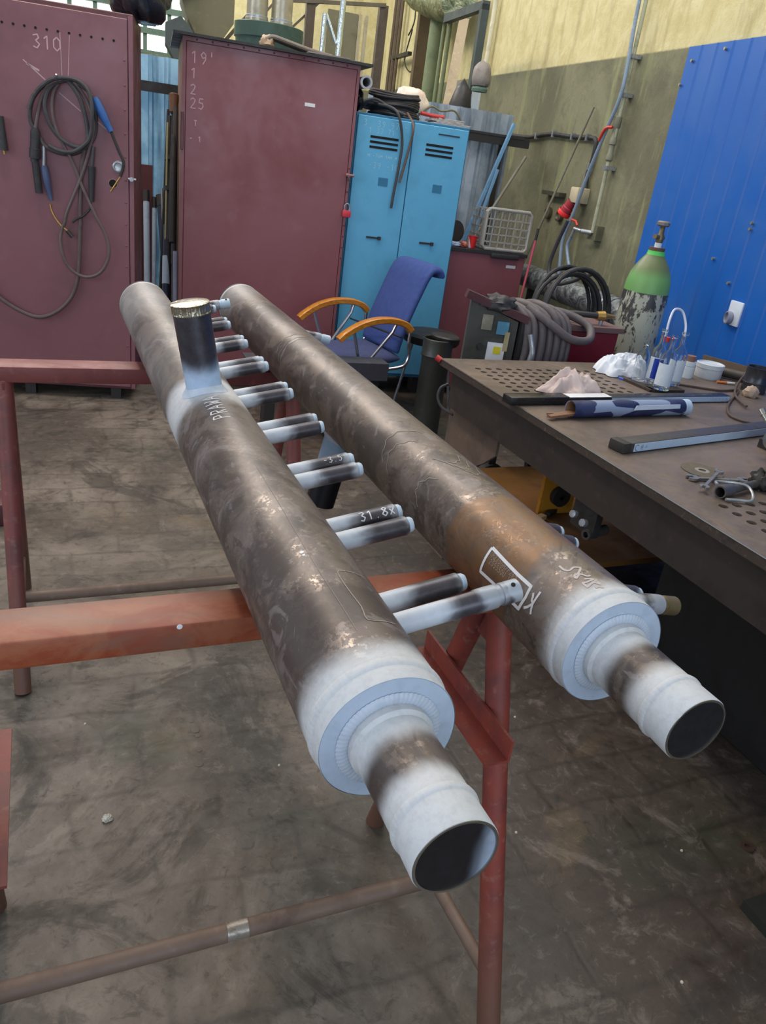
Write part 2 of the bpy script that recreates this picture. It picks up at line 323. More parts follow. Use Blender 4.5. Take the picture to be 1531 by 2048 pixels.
# ------------------------------------------------------------------ the setting
def floor_mat():
    m = Mat('concrete_floor', 0.62)
    mp = m.mapped((1, 1, 1), rot=(0, 0, math.radians(2)))
    br = m.t.nodes.new('ShaderNodeTexBrick'); m.link(m.t.nodes.new('ShaderNodeVectorMath').outputs[0], br.inputs['Vector']) if False else None
    wn = m.noise(3.0, 3, 0.5, 0.0)
    vm = m.t.nodes.new('ShaderNodeVectorMath'); vm.operation = 'ADD'; m.link(mp, vm.inputs[0])
    cb = m.t.nodes.new('ShaderNodeCombineXYZ'); m.link(m.math('MULTIPLY', wn, 0.10), cb.inputs[0]); m.link(m.math('MULTIPLY', wn, 0.08), cb.inputs[1]); m.link(cb.outputs[0], vm.inputs[1])
    m.link(vm.outputs[0], br.inputs['Vector'])
    br.inputs['Scale'].default_value = 1.0; br.inputs['Brick Width'].default_value = 0.36; br.inputs['Row Height'].default_value = 0.165
    br.inputs['Mortar Size'].default_value = 0.014; br.inputs['Mortar Smooth'].default_value = 1.0
    br.inputs['Color1'].default_value = (0.42,)*3+(1,); br.inputs['Color2'].default_value = (0.62,)*3+(1,); br.inputs['Mortar'].default_value = (0.12,)*3+(1,)
    n1 = m.noise(1.3, 8, 0.68, 0.5); n2 = m.noise(9, 9, 0.72, 0.8); n3 = m.noise(0.7, 5, 0.6, 0.3); n4 = m.noise(45, 5, 0.7)
    c = m.mix(m.rng(n1, 0.38, 0.66), lin((82, 73, 65)), lin((130, 119, 108)))
    c = m.mix(m.math('MULTIPLY', m.rng(n3, 0.5, 0.68), 0.6), c, lin((76, 72, 68)))
    c = m.mix(m.math('MULTIPLY', m.rng(n2, 0.52, 0.7), 0.6), c, lin((52, 45, 39)))
    c = m.mix(m.math('MULTIPLY', m.rng(m.math('ADD', m.axis(0), m.math('MULTIPLY', n1, 1.4)), 1.3, 1.9), 0.74), c, lin((50, 38, 31)))  # dark floor staining, with the table's shadow painted into the same colour
    c = m.mix(m.math('MULTIPLY', m.rng(n2, 0.46, 0.30), 0.28), c, lin((152, 140, 128)))
    c = m.mix(m.math('MULTIPLY', m.rng(m.math('ADD', n3, m.math('MULTIPLY', n2, 0.3)), 0.70, 0.80), 0.35), c, lin((60, 72, 48)))
    n5 = m.noise(2.1, 9, 0.72, 1.4, m.mapped((1, 1, 1), loc=(5, 3, 0))); n6 = m.noise(26, 8, 0.75, 0.6)
    c = m.mix(m.math('MULTIPLY', m.rng(n5, 0.51, 0.60), 0.62), c, lin((50, 45, 40)))
    c = m.mix(m.math('MULTIPLY', m.rng(n5, 0.42, 0.34), 0.45), c, lin((134, 122, 112)))
    c = m.mix(m.math('MULTIPLY', m.rng(m.noise(1.7, 6, 0.6, 0.6, m.mapped((1, 1, 1), loc=(1, 9, 0))), 0.56, 0.66), 0.4), c, lin((104, 86, 58)))
    c = m.mix(m.math('MULTIPLY', m.rng(n6, 0.53, 0.66), 0.5), c, lin((44, 39, 35)))
    c = m.mix(m.math('MULTIPLY', m.rng(n6, 0.44, 0.36), 0.25), c, lin((138, 126, 115)))
    mul = m.t.nodes.new('ShaderNodeMix'); mul.data_type = 'RGBA'; mul.blend_type = 'MULTIPLY'
    m.link(m.math('MULTIPLY', m.rng(n1, 0.3, 0.6, 0.25, 0.85), 1.0), mul.inputs[0]); m.link(c, mul.inputs[6])
    mr = m.rng(br.outputs['Color'], 0.12, 0.62, 0.66, 1.12, smooth=False); cc = m.t.nodes.new('ShaderNodeCombineXYZ')
    for i in range(3): m.link(mr, cc.inputs[i])
    m.link(cc.outputs[0], mul.inputs[7])
    m.color(mul.outputs[2]); m.rough(m.rng(n2, 0.3, 0.7, 0.8, 0.42)); m.bump(m.math('ADD', m.math('MULTIPLY', n4, 0.5), m.math('ADD', n2, mr)), 0.35, 0.004)
    return m.m
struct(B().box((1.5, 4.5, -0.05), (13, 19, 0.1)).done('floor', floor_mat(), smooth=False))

def wall_mat():
    m = Mat('two_tone_plaster', 0.85)
    z = m.axis(2); n1 = m.noise(1.4, 8, 0.65, 0.5); n2 = m.noise(7, 8, 0.7, 0.5); n3 = m.noise(30, 6, 0.7)
    st = m.noise(2.0, 6, 0.65, 0.2, m.mapped((3, 3, 0.5)))
    yel = m.mix(m.rng(n2, 0.35, 0.65), lin((196, 184, 132)), lin((212, 202, 156)))
    yel = m.mix(m.math('MULTIPLY', m.rng(st, 0.52, 0.7), 0.5), yel, lin((150, 136, 92)))
    grn = m.mix(m.rng(n1, 0.4, 0.62), lin((104, 102, 80)), lin((126, 125, 98)))
    grn = m.mix(m.math('MULTIPLY', m.rng(n2, 0.5, 0.7), 0.6), grn, lin((92, 88, 72)))
    grn = m.mix(m.math('MULTIPLY', m.rng(st, 0.55, 0.66), 0.7), grn, lin((142, 146, 106)))
    c = m.mix(m.rng(m.math('ADD', z, m.math('MULTIPLY', n3, 0.012)), 2.40, 2.415), grn, yel)
    c = m.mix(m.math('MULTIPLY', m.rng(n3, 0.64, 0.72), 0.5), c, lin((66, 58, 44)))
    m.color(c); m.bump(m.math('ADD', n2, m.math('MULTIPLY', n3, 0.5)), 0.5, 0.012)
    return m.m
WM = wall_mat()
def rstruct(name, b, mat):
    o = b.done(name, mat, smooth=False, loc=(0, 0, 0), rot=(0, 0, -A7)); return struct(o)
rstruct('wall_right', B().bb(3.0, -3.0, 0, 3.25, 12.3, 5.6), WM)
b = B()
for (a0, a1, z0, z1) in ((-7, -1.6, 0, 5.6), (-1.6, 0.75, 0, 2.42), (0.75, 3.0, 0, 5.6), (-1.6, 0.75, 4.6, 5.6)): b.bb(a0, 12.0, z0, a1, 12.25, z1)
rstruct('wall_back', b, WM)
b = B(); wx = [-1.62+0.30*i for i in range(9)]; wz = [2.42+0.25*i for i in range(9)]
for x in wx: b.bb(x-0.025, 12.02, 2.42, x+0.025, 12.1, 4.6)
for z in wz: b.bb(-1.6, 12.0, z-0.033, 0.75, 12.1, z+0.033)
rstruct('window_1', b, worn('window_frame_green', (74, 96, 82), scale=5))
gm = Mat('daylit_glass', 0.3); gm.color((0.8, 0.85, 0.8, 1)); gm.b.inputs['Emission Color'].default_value = (0.95, 1.0, 0.92, 1); gm.b.inputs['Emission Strength'].default_value = 2.2
rstruct('window_2', B().bb(-1.6, 12.11, 2.42, 0.75, 12.13, 4.6), gm.m)
# wall pilasters and rails far along the right wall
tm = worn('trim_grey_brown', (92, 78, 60), scale=3)
for i, (v, w, z0, z1, mt) in enumerate(((9.85, 0.10, 1.0, 5.4, tm),)):
    rstruct('trim_%d' % (i+1), B().bb(2.86, v-w/2, z0, 3.0, v+w/2, z1), mt)

# blue wall cladding
bp = Mat('blue_sheet_paint', 0.42); n = bp.noise(2.2, 6, 0.6, 0.3)
bp.color(bp.mix(bp.rng(n, 0.35, 0.7), lin((14, 90, 176)), lin((44, 98, 176)))); bp.bump(bp.noise(3, 3), 0.15, 0.01)
t = rthing('metal_cladding', 'tall bright blue ribbed sheet metal cladding on the right wall', 'wall cladding', 3.0, 4.574)
b = B(); V = []; y = 0.0
prof = []
while y < 4.2:
    prof += [(y, 0.0), (y+0.122, 0.0), (y+0.1235, -0.007), (y+0.134, -0.001)]; y += 0.14
P0 = [b.bm.verts.new((-0.03+q[1], -q[0], 0.0)) for q in prof]; P1 = [b.bm.verts.new((-0.03+q[1], -q[0], 2.395)) for q in prof]
for i in range(len(prof)-1): b.bm.faces.new((P0[i], P0[i+1], P1[i+1], P1[i]))
b.bb(-0.028, 0.0, 0.0, -0.001, -4.19, 2.39)
b.done('sheet', bp.m, t, smooth=False, inv=False)
screw = worn('screw_zinc', (170, 165, 150), metal=0.7, rough=0.35, scale=40)
for (yy, zz) in ((-0.07, 2.32), (-0.35, 2.36), (-0.01, 2.2), (-0.75, 1.32), (-0.93, 1.22), (-0.97, 1.50), (-0.97, 1.53), (-0.35, 1.0)): B().cyl((-0.045, yy, zz), (-0.028, yy, zz), 0.008, seg=10).done('screw', screw, t, inv=False)

# ------------------------------------------------------------------ trestles
red = worn('red_oxide_paint', (128, 58, 46), (84, 44, 38), (158, 92, 72), scale=7, dirt=0.5, wear=0.35, rough=0.5)
def dusty_leg(name, a_, c_):
    m = Mat(name, 0.55, 0.0, 'pos'); n1 = m.noise(8, 7, 0.65, 0.4); n2 = m.noise(40, 5, 0.6); z = m.math('ADD', m.axis(2), m.math('MULTIPLY', n1, 0.35))
    c = m.mix(m.rng(n1, 0.4, 0.65), lin(a_), lin(c_)); c = m.mix(m.math('MULTIPLY', m.rng(n2, 0.55, 0.7), 0.4), c, lin((150, 110, 96)))
    m.color(m.mix(m.math('MULTIPLY', m.rng(z, 0.60, 0.25), 0.85), c, lin((98, 72, 58)))); return m.m
red = dusty_leg('red_oxide_leg', (136, 58, 46), (104, 50, 48)); redfleg = dusty_leg('maroon_leg', (128, 66, 62), (104, 62, 60))
redtop = Mat('red_oxide_scuffed', 0.5); n1 = redtop.noise(9, 8, 0.7, 0.8); n2 = redtop.noise(3.0, 5, 0.6, 0.3, redtop.mapped((0.8, 3, 3)))
cc_ = redtop.mix(redtop.rng(n1, 0.42, 0.62), lin((142, 64, 38)), lin((154, 88, 58))); cc_ = redtop.mix(redtop.math('MULTIPLY', redtop.rng(n2, 0.5, 0.68), 0.7), cc_, lin((120, 92, 78)))
redtop.color(cc_)
redfar = worn('maroon_trestle_paint', (124, 62, 60), (82, 48, 46), (158, 104, 96), scale=6, dirt=0.45, wear=0.35, rough=0.55)
tubm = worn('dusty_brown_tube', (112, 92, 80), (70, 52, 44), (140, 122, 108), scale=6, dirt=0.6, wear=0.4, rough=0.6)
ZB = 1.6-0.8695*0.7685
def trestle(ycen, label, mbeam, mleg, near):
    y0, y1 = ycen-0.045, ycen+0.045; zt = ZB
    t = thing('trestle', label, 'trestle', (0.31, ycen, 0), 0, 'pipe trestles')
    b = B().bb(-0.85 if not near else -0.75, y0, zt-0.047, 0.80, y1, zt); b.bevel(0.004, 2); b.done('beam', mbeam, t)
    sp = 0.31; zl = zt-0.045
    for x in (-0.165 if near else -0.115, 0.742):
        for s in (-1, 1):
            B().cyl((x, ycen+s*0.022, zl), (x, ycen+s*sp, 0.0), 0.0235, seg=24).done('leg', mleg, t)
        zz = 0.145; k = sp*(zl-zz)/zl
        B().tube([(x, ycen-k, zz+0.02), (x, ycen, zz), (x, ycen+k, zz+0.02)], 0.014, 12).done('side_brace', tubm, t)
        B().prism([(x-0.003, ycen-0.06, zl), (x-0.003, ycen+0.06, zl), (x-0.003, ycen+0.03, zl-0.09), (x-0.003, ycen-0.03, zl-0.09)], (0.006, 0, 0)).done('gusset', mleg, t)
    B().cyl((-0.165 if near else -0.115, ycen, 0.145), (0.742, ycen, 0.145), 0.0185, seg=24).done('cross_tube', tubm, t)
    # angle irons bolted along the leg pairs
    for sgn, x in (((1, 0.742), (-1, -0.165)) if near else ()):
        if sgn > 0: xo, xi = x-0.0255, x-0.0755; ya, yb = ycen-0.185, ycen+0.165
        else: xo, xi = x+0.0255, -0.0835; ya, yb = ycen-0.22, ycen+0.095
        z0 = 0.662; h = 0.047; th = 0.005
        poly = [(xo, ya, z0), (xi, ya, z0), (xi, ya, z0+th), (xo-sgn*th, ya, z0+th), (xo-sgn*th, ya, z0+h), (xo, ya, z0+h)]
        B().prism(poly, (0, yb-ya, 0)).done('angle_iron', mleg, t, smooth=False)
    return t
trestle(1.03, 'red oxide trestle nearest the viewer under the near ends of both pipes', redtop.m, red, True)
trestle(2.397, 'maroon trestle carrying the far ends of both pipes by the cabinets', redfar, redfleg, False)
ns = D.objects['trestle']
B().tube([(0.275, 1.0295, 0.147), (0.318, 1.0295, 0.147)], 0.0190, 20).jitter(0.0015, 60).done('foil_tape', worn('tape_silver', (150, 142, 132), (96, 78, 66), scale=60, dirt=1.0, wear=0.6, metal=0.4, rough=0.3), ns)
B().lathe([(0, 0.0045), (0.0006, 0.004), (0.0006, 0)], (0.163, 0.9848, ZB-0.004), (0, -1, 0), 12).done('white_fleck', plain('fleck_white', (236, 236, 240)), ns)

# ------------------------------------------------------------------ header pipes
EL = math.radians(11)
HMAT = {}
steel_cap = stub_mat('cap_face_left', 0, [(0.395, 0.015, 0.035, 1.0)], dark=(36, 34, 38), wc=(170, 184, 205), rough=0.3, metal=0.2, wob=0.02)
steel_cap2 = stub_mat('cap_face_right', 0, [(0.60, 0.01, 0.05, 0.5)], dark=(38, 37, 42), wc=(150, 155, 165), rough=0.35, metal=0.2, wob=0.02)
bright = Mat('ground_steel', 0.22, 0.9); bright.color(bright.mix(bright.noise(40), lin((150, 148, 140)), lin((190, 188, 178)))); bright = bright.m
white_sp = stub_mat('white_weld_spray', 1, [(0.6, 2.0, 0.1, 1.0)], wc=(206, 209, 213))
daylit_face = stub_mat('daylight_tinted_end_plate', 1, [(0.6, 2.0, 0.1, 1.0)], wc=(180, 194, 213))  # white sprayed end plate; the cool daylight's blue is put into its colour
weldw = stub_mat('white_weld_bead', 1, [(0.6, 3.0, 0.1, 1.0)], wc=(190, 200, 214))
stubA = stub_mat('stub_sprayed', 0, [(0.075, 0.03, 0.05, 1.0), (0.225, 0.012, 0.025, 0.7)])
stubL = stub_mat('stub_sprayed_long', 0, [(0.08, 0.07, 0.05, 1.0), (0.23, 0.012, 0.02, 0.5), (0.275, 0.012, 0.01, 0.6)])
stubB = stub_mat('branch_sprayed', 0, [(0.07, 0.04, 0.05, 1.0)], dark=(80, 78, 86), wc=(176, 198, 224), rough=0.34, metal=0.6, wob=0.03)
stubD = stub_mat('branch_dark', 0, [(0.08, 0.07, 0.05, 0.9)], dark=(34, 33, 38), wc=(160, 185, 212), rough=0.3, metal=0.5, wob=0.03)
tipw = stub_mat('stub_tip_spray', 0, [(0.2, 1.0, 0.1, 1.0)], wc=(186, 204, 222))
foil = Mat('crumpled_foil', 0.26, 0.85); foil.color(lin((156, 148, 130))); foil.bump(foil.noise(28, 4, 0.6, 1.5), 0.5, 0.006); foil = foil.m
chalk = plain('chalk', (226, 224, 226), 0.9); chalk_dim = plain('chalk_dim', (158, 146, 138), 0.9)
ZA = 1.016
def lerp(a, b, t): return a+(b-a)*t
def header(label, xf, right, white, rust, yend, yplate, yfar, ycapw, branch_dir, by):
    t = thing('header_pipe', label, 'steel pipe', (xf(1.7), 1.7, ZA-0.0841), 0, 'fabricated header pipes')
    p0, p1 = Vector((xf(0), 0, ZA)), Vector((xf(3), 3, ZA)); ax = (p1-p0).normalized()
    def P(y): return Vector((xf(y), y, ZA))
    mat = header_mat('mill_scale_'+('right' if right else 'left'), white, rust, 4.0 if right else 0.0, (108, 95, 86) if right else (106, 94, 88))
    R = 0.0841; L = lambda y: (y-yplate)
    prof = [(L(yplate), 0.0825), (0.0006, 0.0828), (0.024, 0.0828), (0.030, 0.0836), (0.038, R)]
    B().lathe(prof+[(0.30, R), (1.0, R), (L(yfar)-0.25, R), (L(yfar), R)], P(yplate), ax, 96).done('shell', mat, t, ang=50)
    B().lathe([(0, R), (0.0, R+0.0006), (0.012, R+0.0006), (0.022, 0.080), (0.028, 0.06), (0.030, 0)], P(yfar), ax, 96).done('far_cap', white_sp, t, ang=50)
    b = B().weld(P(yplate+0.031), ax, 0.0826, 0.0031, 84, 0.07, 2.6); b.done('seam_weld', mat, t, ang=60)
    B().lathe([(0.0, 0.0), (0.0, 0.0815), (0.0015, 0.0825)], P(yplate), ax, 96).done('end_plate', daylit_face, t, ang=20)
    rn = 0.0455
    nm = header_mat('nozzle_'+('right' if right else 'left'), [(yplate, 0.026, 0.03, 1.0), (yend, 0.060, 0.028, 1.0)], None, 9.0 if right else 6.0, (112, 100, 92))
    B().lathe([(0.0, 0.050), (-0.012, 0.050), (-0.016, rn), (L(yend)+0.053, rn), (L(yend)+0.045, rn+0.0016), (L(yend)+0.037, rn+0.0004), (L(yend)+0.002, rn+0.0009), (L(yend), rn)], P(yplate), ax, 72).done('nozzle', nm, t, ang=40)
    B().weld(P(yplate-0.001), ax, 0.0560, 0.0075, 66, 0.17, 0.42).done('nozzle_weld', weldw, t, ang=60)
    B().weld(P(yend+0.045), ax, rn+0.0002, 0.0026, 50, 0.10, 2.2).done('cap_weld', nm, t, ang=60)
    B().lathe([(0.0, rn), (-0.0006, rn-0.0005), (-0.0006, rn-0.003), (0.001, rn-0.003)], P(yend), ax, 72).done('cap_rim', bright, t, ang=30)
    B().lathe([(0.0008, 0.0), (0.0008, rn-0.002)], P(yend), ax, 72).done('cap_face', steel_cap2 if right else steel_cap, t, ang=30)
    # stubs
    e = -EL if right else EL
    sprof = [(0.0, 0.0159), (0.204, 0.0159), (0.2055, 0.0155), (0.2095, 0.0128)]
    m0 = None; tip0 = None
    for k in range(8):
        for yy in ((0.833+0.237*k), (0.784+0.237*(k+1))):
            if right and not (yy < 1.2): continue
            if right: yy += 0.03
            if m0 is None:
                m0 = B().lathe(sprof, (0, 0, 0), (1, 0, 0), 32).done('stub_tube', stubA, t, ang=40, loc=P(yy), rot=(0, -e, 0))
                tip0 = B().lathe([(0.2085, 0.0134), (0.214, 0.0130), (0.2175, 0.0105), (0.2185, 0.0)], (0, 0, 0), (1, 0, 0), 28).jitter(0.0006, 90).done('plug', tipw, m0, inv=False)
            else:
                c = m0.copy(); COL.objects.link(c); c.location = P(yy)
                d = tip0.copy(); COL.objects.link(d); d.parent = c
    # long end tubes with sockets
    for yy, far in ((yplate+0.187, False), (2.727, True)):
        if right: yy = 0.835 if not far else 2.68
        b = B().lathe([(0.0, 0.0159), (0.205, 0.0159), (0.208, 0.0172), (0.228, 0.0174), (0.238, 0.0170)], (0, 0, 0), (1, 0, 0), 32)
        c = b.done('long_tube', stubL, t, ang=40, loc=P(yy), rot=(0, -e, 0))
        fm = bright if not right else worn('brass_socket', (128, 112, 84), metal=0.6, rough=0.4, scale=30)
        B().lathe([(0.238, 0.0150), (0.246, 0.0148), (0.247, 0.0166), (0.274, 0.0166), (0.2755, 0.015), (0.2755, 0.0)], (0, 0, 0), (1, 0, 0), 32).done('socket', (tipw if far else fm) if right or far else stubL, c, inv=False, ang=40)
        if not right: B().cyl((0.264, -0.006, 0.0145), (0.264, -0.0065, 0.0170), 0.0032, seg=16).done('pin_hole', HOLE, c, inv=False)
    # branch
    bd = Vector(branch_dir); ru, rv = frame(bd)
    ang = math.atan2(bd.x, bd.z)
    c = B().lathe([(0.0, 0.0385), (0.252, 0.0385)] if not right else [(0.0, 0.0385), (0.27, 0.0385), (0.271, 0.034), (0.271, 0.0)], (0, 0, 0), (1, 0, 0), 64).done('branch_pipe', stubD if right else stubB, t, ang=40, loc=P(by), rot=(0, ang-PI/2, 0))
    # fillet between branch and shell
    N = 72; b = B(); ringA, ringB, ringC, ringD = [], [], [], []
    for i in range(N):
        a = 2*PI*i/N
        def onshell(r):
            ly, lz = r*math.cos(a), r*math.sin(a); return Vector((math.sqrt(max(1e-6, (R+0.0004)**2-lz*lz)), ly, lz))
        q = onshell(0.0385); ringA.append(b.bm.verts.new(q+Vector((0.011, 0, 0)))); 
        q2 = onshell(0.0425); ringB.append(b.bm.verts.new(q2+Vector((0.0055+0.0008*math.sin(a*40), 0, 0)))); ringC.append(b.bm.verts.new(onshell(0.0462)+Vector((0.001, 0, 0)))); ringD.append(b.bm.verts.new(onshell(0.050)))
    for A_, B_ in ((ringA, ringB), (ringB, ringC), (ringC, ringD)):
        for i in range(N): b.bm.faces.new((A_[i], A_[(i+1) % N], B_[(i+1) % N], B_[i]))
    b.done('branch_weld', weldw, c, inv=False, ang=70)
    if not right:
        def fm_(a, h): return 1+0.012*math.sin(a*17+h*900)+0.01*math.sin(a*41)
        B().lathe([(0.244, 0.0392), (0.246, 0.0402), (0.248, 0.0392), (0.262, 0.0390), (0.266, 0.0405), (0.267, 0.038), (0.2672, 0.0)], (0, 0, 0), (1, 0, 0), 96, fm_).done('foil_cap', foil, c, inv=False, ang=25)
    return t
HOLE = plain('dark_hole', (14, 13, 13), 0.9)
xl = lambda y: 0.3294
xr = lambda y: 0.7098-0.0065*y
hl = header('left steel header pipe, chalked with a word beside its upright capped branch', xl, False,
       [(0.60, 0.034, 0.048, 1.0), (1.64, 0.035, 0.09, 0.9), (2.88, 0.005, 0.05, 0.9), (2.75, 0.1, 0.4, 0.28), (2.05, 0.05, 0.5, 0.12)], None, 0.428, 0.594, 2.862, 0, (-math.sin(EL), 0, math.cos(EL)), 1.64)
hr = header('right steel header pipe with an orange rusty patch and a chalk rectangle', xr, True,
       [(0.68, 0.030, 0.045, 1.0), (2.95, 0.005, 0.04, 0.9), (2.9, 0.05, 0.2, 0.25)], [(0.935, 0.09, 0.02, 0.8)], 0.5155, 0.679, 2.94, 0, (-math.sin(EL), 0, -math.cos(EL)), 1.75)
def onpipe(pts, right, rr=0.0846):       # chalk lines follow the pipe surface
    P = [Vector(p) for p in pts]; out = []
    for a_, c_ in zip(P[:-1], P[1:]):
        n_ = max(1, int((c_-a_).length/0.002))
        for k in range(n_): out.append(a_.lerp(c_, k/n_))
    out.append(P[-1]); res = []
    for p in out:
        x0 = xr(p.y) if right else xl(p.y); v = Vector((p.x-x0, 0, p.z-ZA)); v.normalize(); res.append(Vector((x0, p.y, ZA))+v*rr)
    return res
def cyl_n(right):
    def f(p): 
        x0 = xr(p.y) if right else xl(p.y); return (p.x-x0, 0, p.z-ZA)
    return f
for k, w, rr in (('rect_r', .0055, 1), ('k1', .004, 1), ('k2', .004, 1), ('k3', .004, 1)):
    B().ribbon(onpipe(G[k], 1), cyl_n(1), w).done('chalk_mark', chalk, hr)
b = B()
for k in ('s1', 's2', 's3', 's4', 's5'): b.ribbon(onpipe(cr(G[k], 4), 1), cyl_n(1), .0036)
b.done('chalk_writing', plain('chalk_mid', (196, 184, 178), 0.9), hr)
b = B(); b.ribbon(onpipe(cr(G['rect_l'], 3), 0), cyl_n(0), .0018); b.ribbon(onpipe(G['scratch'], 0), cyl_n(0), .0008); b.done('chalk_mark', chalk_dim, hl)
gstk = plain('ground_streak', (134, 122, 112), 0.6)
for (y0, a0, a1, sl) in ((1.335, 92, 165, 0.035), (1.30, 110, 172, 0.03), (1.165, 70, 100, -0.05), (1.19, 74, 108, -0.045), (1.215, 76, 115, -0.04), (1.15, 130, 175, 0.03), (2.12, 75, 170, 0.02), (2.10, 80, 170, 0.02), (2.155, 80, 160, 0.02)):
    pts = []
    for k in range(15):
        a = math.radians(a0+(a1-a0)*k/14); y = y0+sl*math.sin(k/14*PI)+0.004*math.sin(k*1.7+y0*9); pts.append(Vector((xr(y)+0.0846*math.cos(a), y, ZA+0.0846*math.sin(a))))
    B().ribbon(onpipe(pts, 1), cyl_n(1), 0.0022).done('grinding_mark', gstk, hr)
b = B()
for (x, y, r) in ((0.3080, 0.884, 0.0032), (0.3083, 0.876, 0.0022)):
    c0 = Vector((xl(0), y, ZA)); n0 = Vector((x-xl(0), 0, 0.0820)).normalized(); b.lathe([(0.0, 0.0), (0.0, r), (0.0005, 0.0)], c0+n0*0.0842, n0, 14)
b.done('paint_fleck', plain('white_fleck', (232, 232, 238)), hl)
def cylmap(right, y0, a0, dy, da):   # text x -> along y, text y -> round the pipe (angle)
    def f(x, y):
        yy = y0+dy*x; a = a0+da*y/0.0848; x0 = xr(yy) if right else xl(yy)
        return Vector((x0+0.0846*math.cos(a), yy, ZA+0.0846*math.sin(a)))
    return f
b = B(); write(b, 'PRAWA', cylmap(0, 1.435, math.radians(91), 1.0, 1.0), 0.034, 0.0032, 0.84, cyl_n(0)); b.done('chalk_writing', chalk, hl)
b = B(); write(b, 'P235GH/P265', cylmap(1, 0.902, math.radians(154), -1.0, -1.0), 0.0085, 0.0008, 0.8, cyl_n(1)); write(b, '255550U IT', cylmap(1, 0.900, math.radians(161), -1.0, -1.0), 0.0085, 0.0008, 0.8, cyl_n(1)); b.done('stencil_writing', chalk_dim, hr)
# writing on two stubs of the left header
def stubmap(ys, r0=0.205, a0=62):
    def f(x, y):
        d = Vector((math.cos(EL), 0, math.sin(EL))); n = Vector((-math.sin(EL), 0, math.cos(EL))); a = math.radians(90+a0)-y/0.0162
        a = math.radians(a0+0)+y/0.0162
        q = Vector((0, -1, 0))*math.cos(a)+n*math.sin(a)
        return Vector((xl(0), ys, ZA))+d*(r0+x)+q*0.0162
    def nn(p):
        d = Vector((math.cos(EL), 0, math.sin(EL))); w = p-Vector((xl(0), ys, ZA)); return w-d*w.dot(d)
    return f, nn
f, nn = stubmap(0.833+0.237, 0.140, 25); b = B(); write(b, '31.8x', f, 0.017, 0.0022, 0.78, nn); b.done('chalk_writing', chalk, hl)
f, nn = stubmap(0.833+0.474, 0.155, 35); b = B(); write(b, '-3.5', f, 0.013, 0.0014, 0.75, nn); b.done('chalk_writing', chalk, hl)

# ------------------------------------------------------------------ cabinets and lockers
maroon = worn('maroon_cabinet_paint', (126, 80, 88), (104, 66, 70), (146, 104, 112), scale=2.2, dirt=0.55, wear=0.18, rough=0.4, bump=0.03)
maroon2 = worn('maroon_cabinet_paint_red', (130, 76, 82), (110, 56, 58), (150, 108, 118), scale=1.8, dirt=0.6, wear=0.2, rough=0.4, bump=0.03)
maroon_d = worn('maroon_edge', (92, 52, 56), scale=5, rough=0.45)
blackst = worn('black_steel', (42, 40, 40), (24, 23, 23), (74, 70, 66), scale=9, rough=0.5)
darkrub = worn('grey_rubber', (66, 64, 67), (48, 46, 47), (104, 101, 102), scale=14, dirt=0.4, wear=0.3, rough=0.65, bump=0.05)
blackrub = worn('black_rubber', (44, 43, 45), (28, 27, 28), (72, 70, 72), scale=14, rough=0.6, bump=0.05)
hand_blue = worn('handle_blue_plastic', (44, 92, 158), (50, 62, 92), (90, 120, 170), scale=20, rough=0.45)
hand_navy = worn('handle_faded_blue', (66, 78, 112), (48, 54, 72), scale=20, rough=0.5)
brass = worn('brass', (178, 142, 82), (120, 90, 50), metal=0.7, rough=0.35, scale=30)
zinc = worn('zinc_steel', (160, 164, 168), (110, 112, 114), metal=0.6, rough=0.35, scale=20)
DKH = HOLE
# left cabinet: origin at its right front corner, local x runs left-negative
LA = math.radians(-10.5); LC = Vector((0.511, 4.916, 0))
t = thing('steel_cabinet', 'tall maroon steel cabinet at the left with welding torches hung on it', 'cabinet', LC, LA)
B().bb(-1.18, 0.006, 0.07, 0.0, 0.55, 2.10).bevel(0.004, 1).done('body', maroon_d, t, inv=False)
B().bb(-1.15, -0.014, 0.09, -0.028, 0.004, 2.075).bevel(0.003, 1).done('door', maroon, t, inv=False)
B().bb(-0.024, -0.010, 0.08, -0.001, 0.006, 2.09).done('door_frame', maroon, t, inv=False)
for x in (-0.12, -0.62, -1.1): B().bb(x-0.03, 0.02, 0.0, x+0.03, 0.08, 0.07).done('foot', blackst, t, inv=False)
b0 = None
for (x, z) in G['L_holes']:
    if b0 is None: b0 = B().cyl((0, -0.0145, 0), (0, -0.016, 0), 0.0062, seg=12).done('vent_hole', DKH, t, inv=False, loc=(x, 0, z))
    else: c = b0.copy(); COL.objects.link(c); c.location = (x, 0, z)
b0 = None
for z in [0.35+0.118*i for i in range(14)]:
    if b0 is None: b0 = B().lathe([(0, 0.006), (0.003, 0.004), (0.004, 0)], (0, 0, 0), (0, -1, 0), 10).done('rivet', maroon, t, inv=False, loc=(-0.045, -0.014, z))
    else: c = b0.copy(); COL.objects.link(c); c.location = (-0.045, -0.014, z)
lk = G['L_pts']
def L3(p, y=-0.03): return Vector((p[0], y, p[1]))
B().lathe([(0, 0.031), (0.008, 0.031), (0.010, 0.028), (0.010, 0.022), (0.006, 0.018), (0.004, 0.0)], L3(lk['lock'], -0.014), (0, -1, 0), 28).done('lock_escutcheon', zinc, t, inv=False)
B().lathe([(0, 0.026), (0.002, 0.026), (0.002, 0.022)], L3(lk['hole'], -0.014), (0, -1, 0), 24).done('hole_rim', worn('bare_ring', (150, 120, 110)), t, inv=False)
B().cyl(L3(lk['hole'], -0.0145), L3(lk['hole'], -0.016), 0.021, seg=20).done('lock_hole', DKH, t, inv=False)
B().cyl((-0.012, -0.012, lk['handle'][1]), (-0.012, -0.03, lk['handle'][1]), 0.012).cyl((0.012, -0.02, lk['handle'][1]), (-0.03, -0.02, lk['handle'][1]), 0.006).done('latch', zinc, t, inv=False)
nrm = (0, -1, 0)
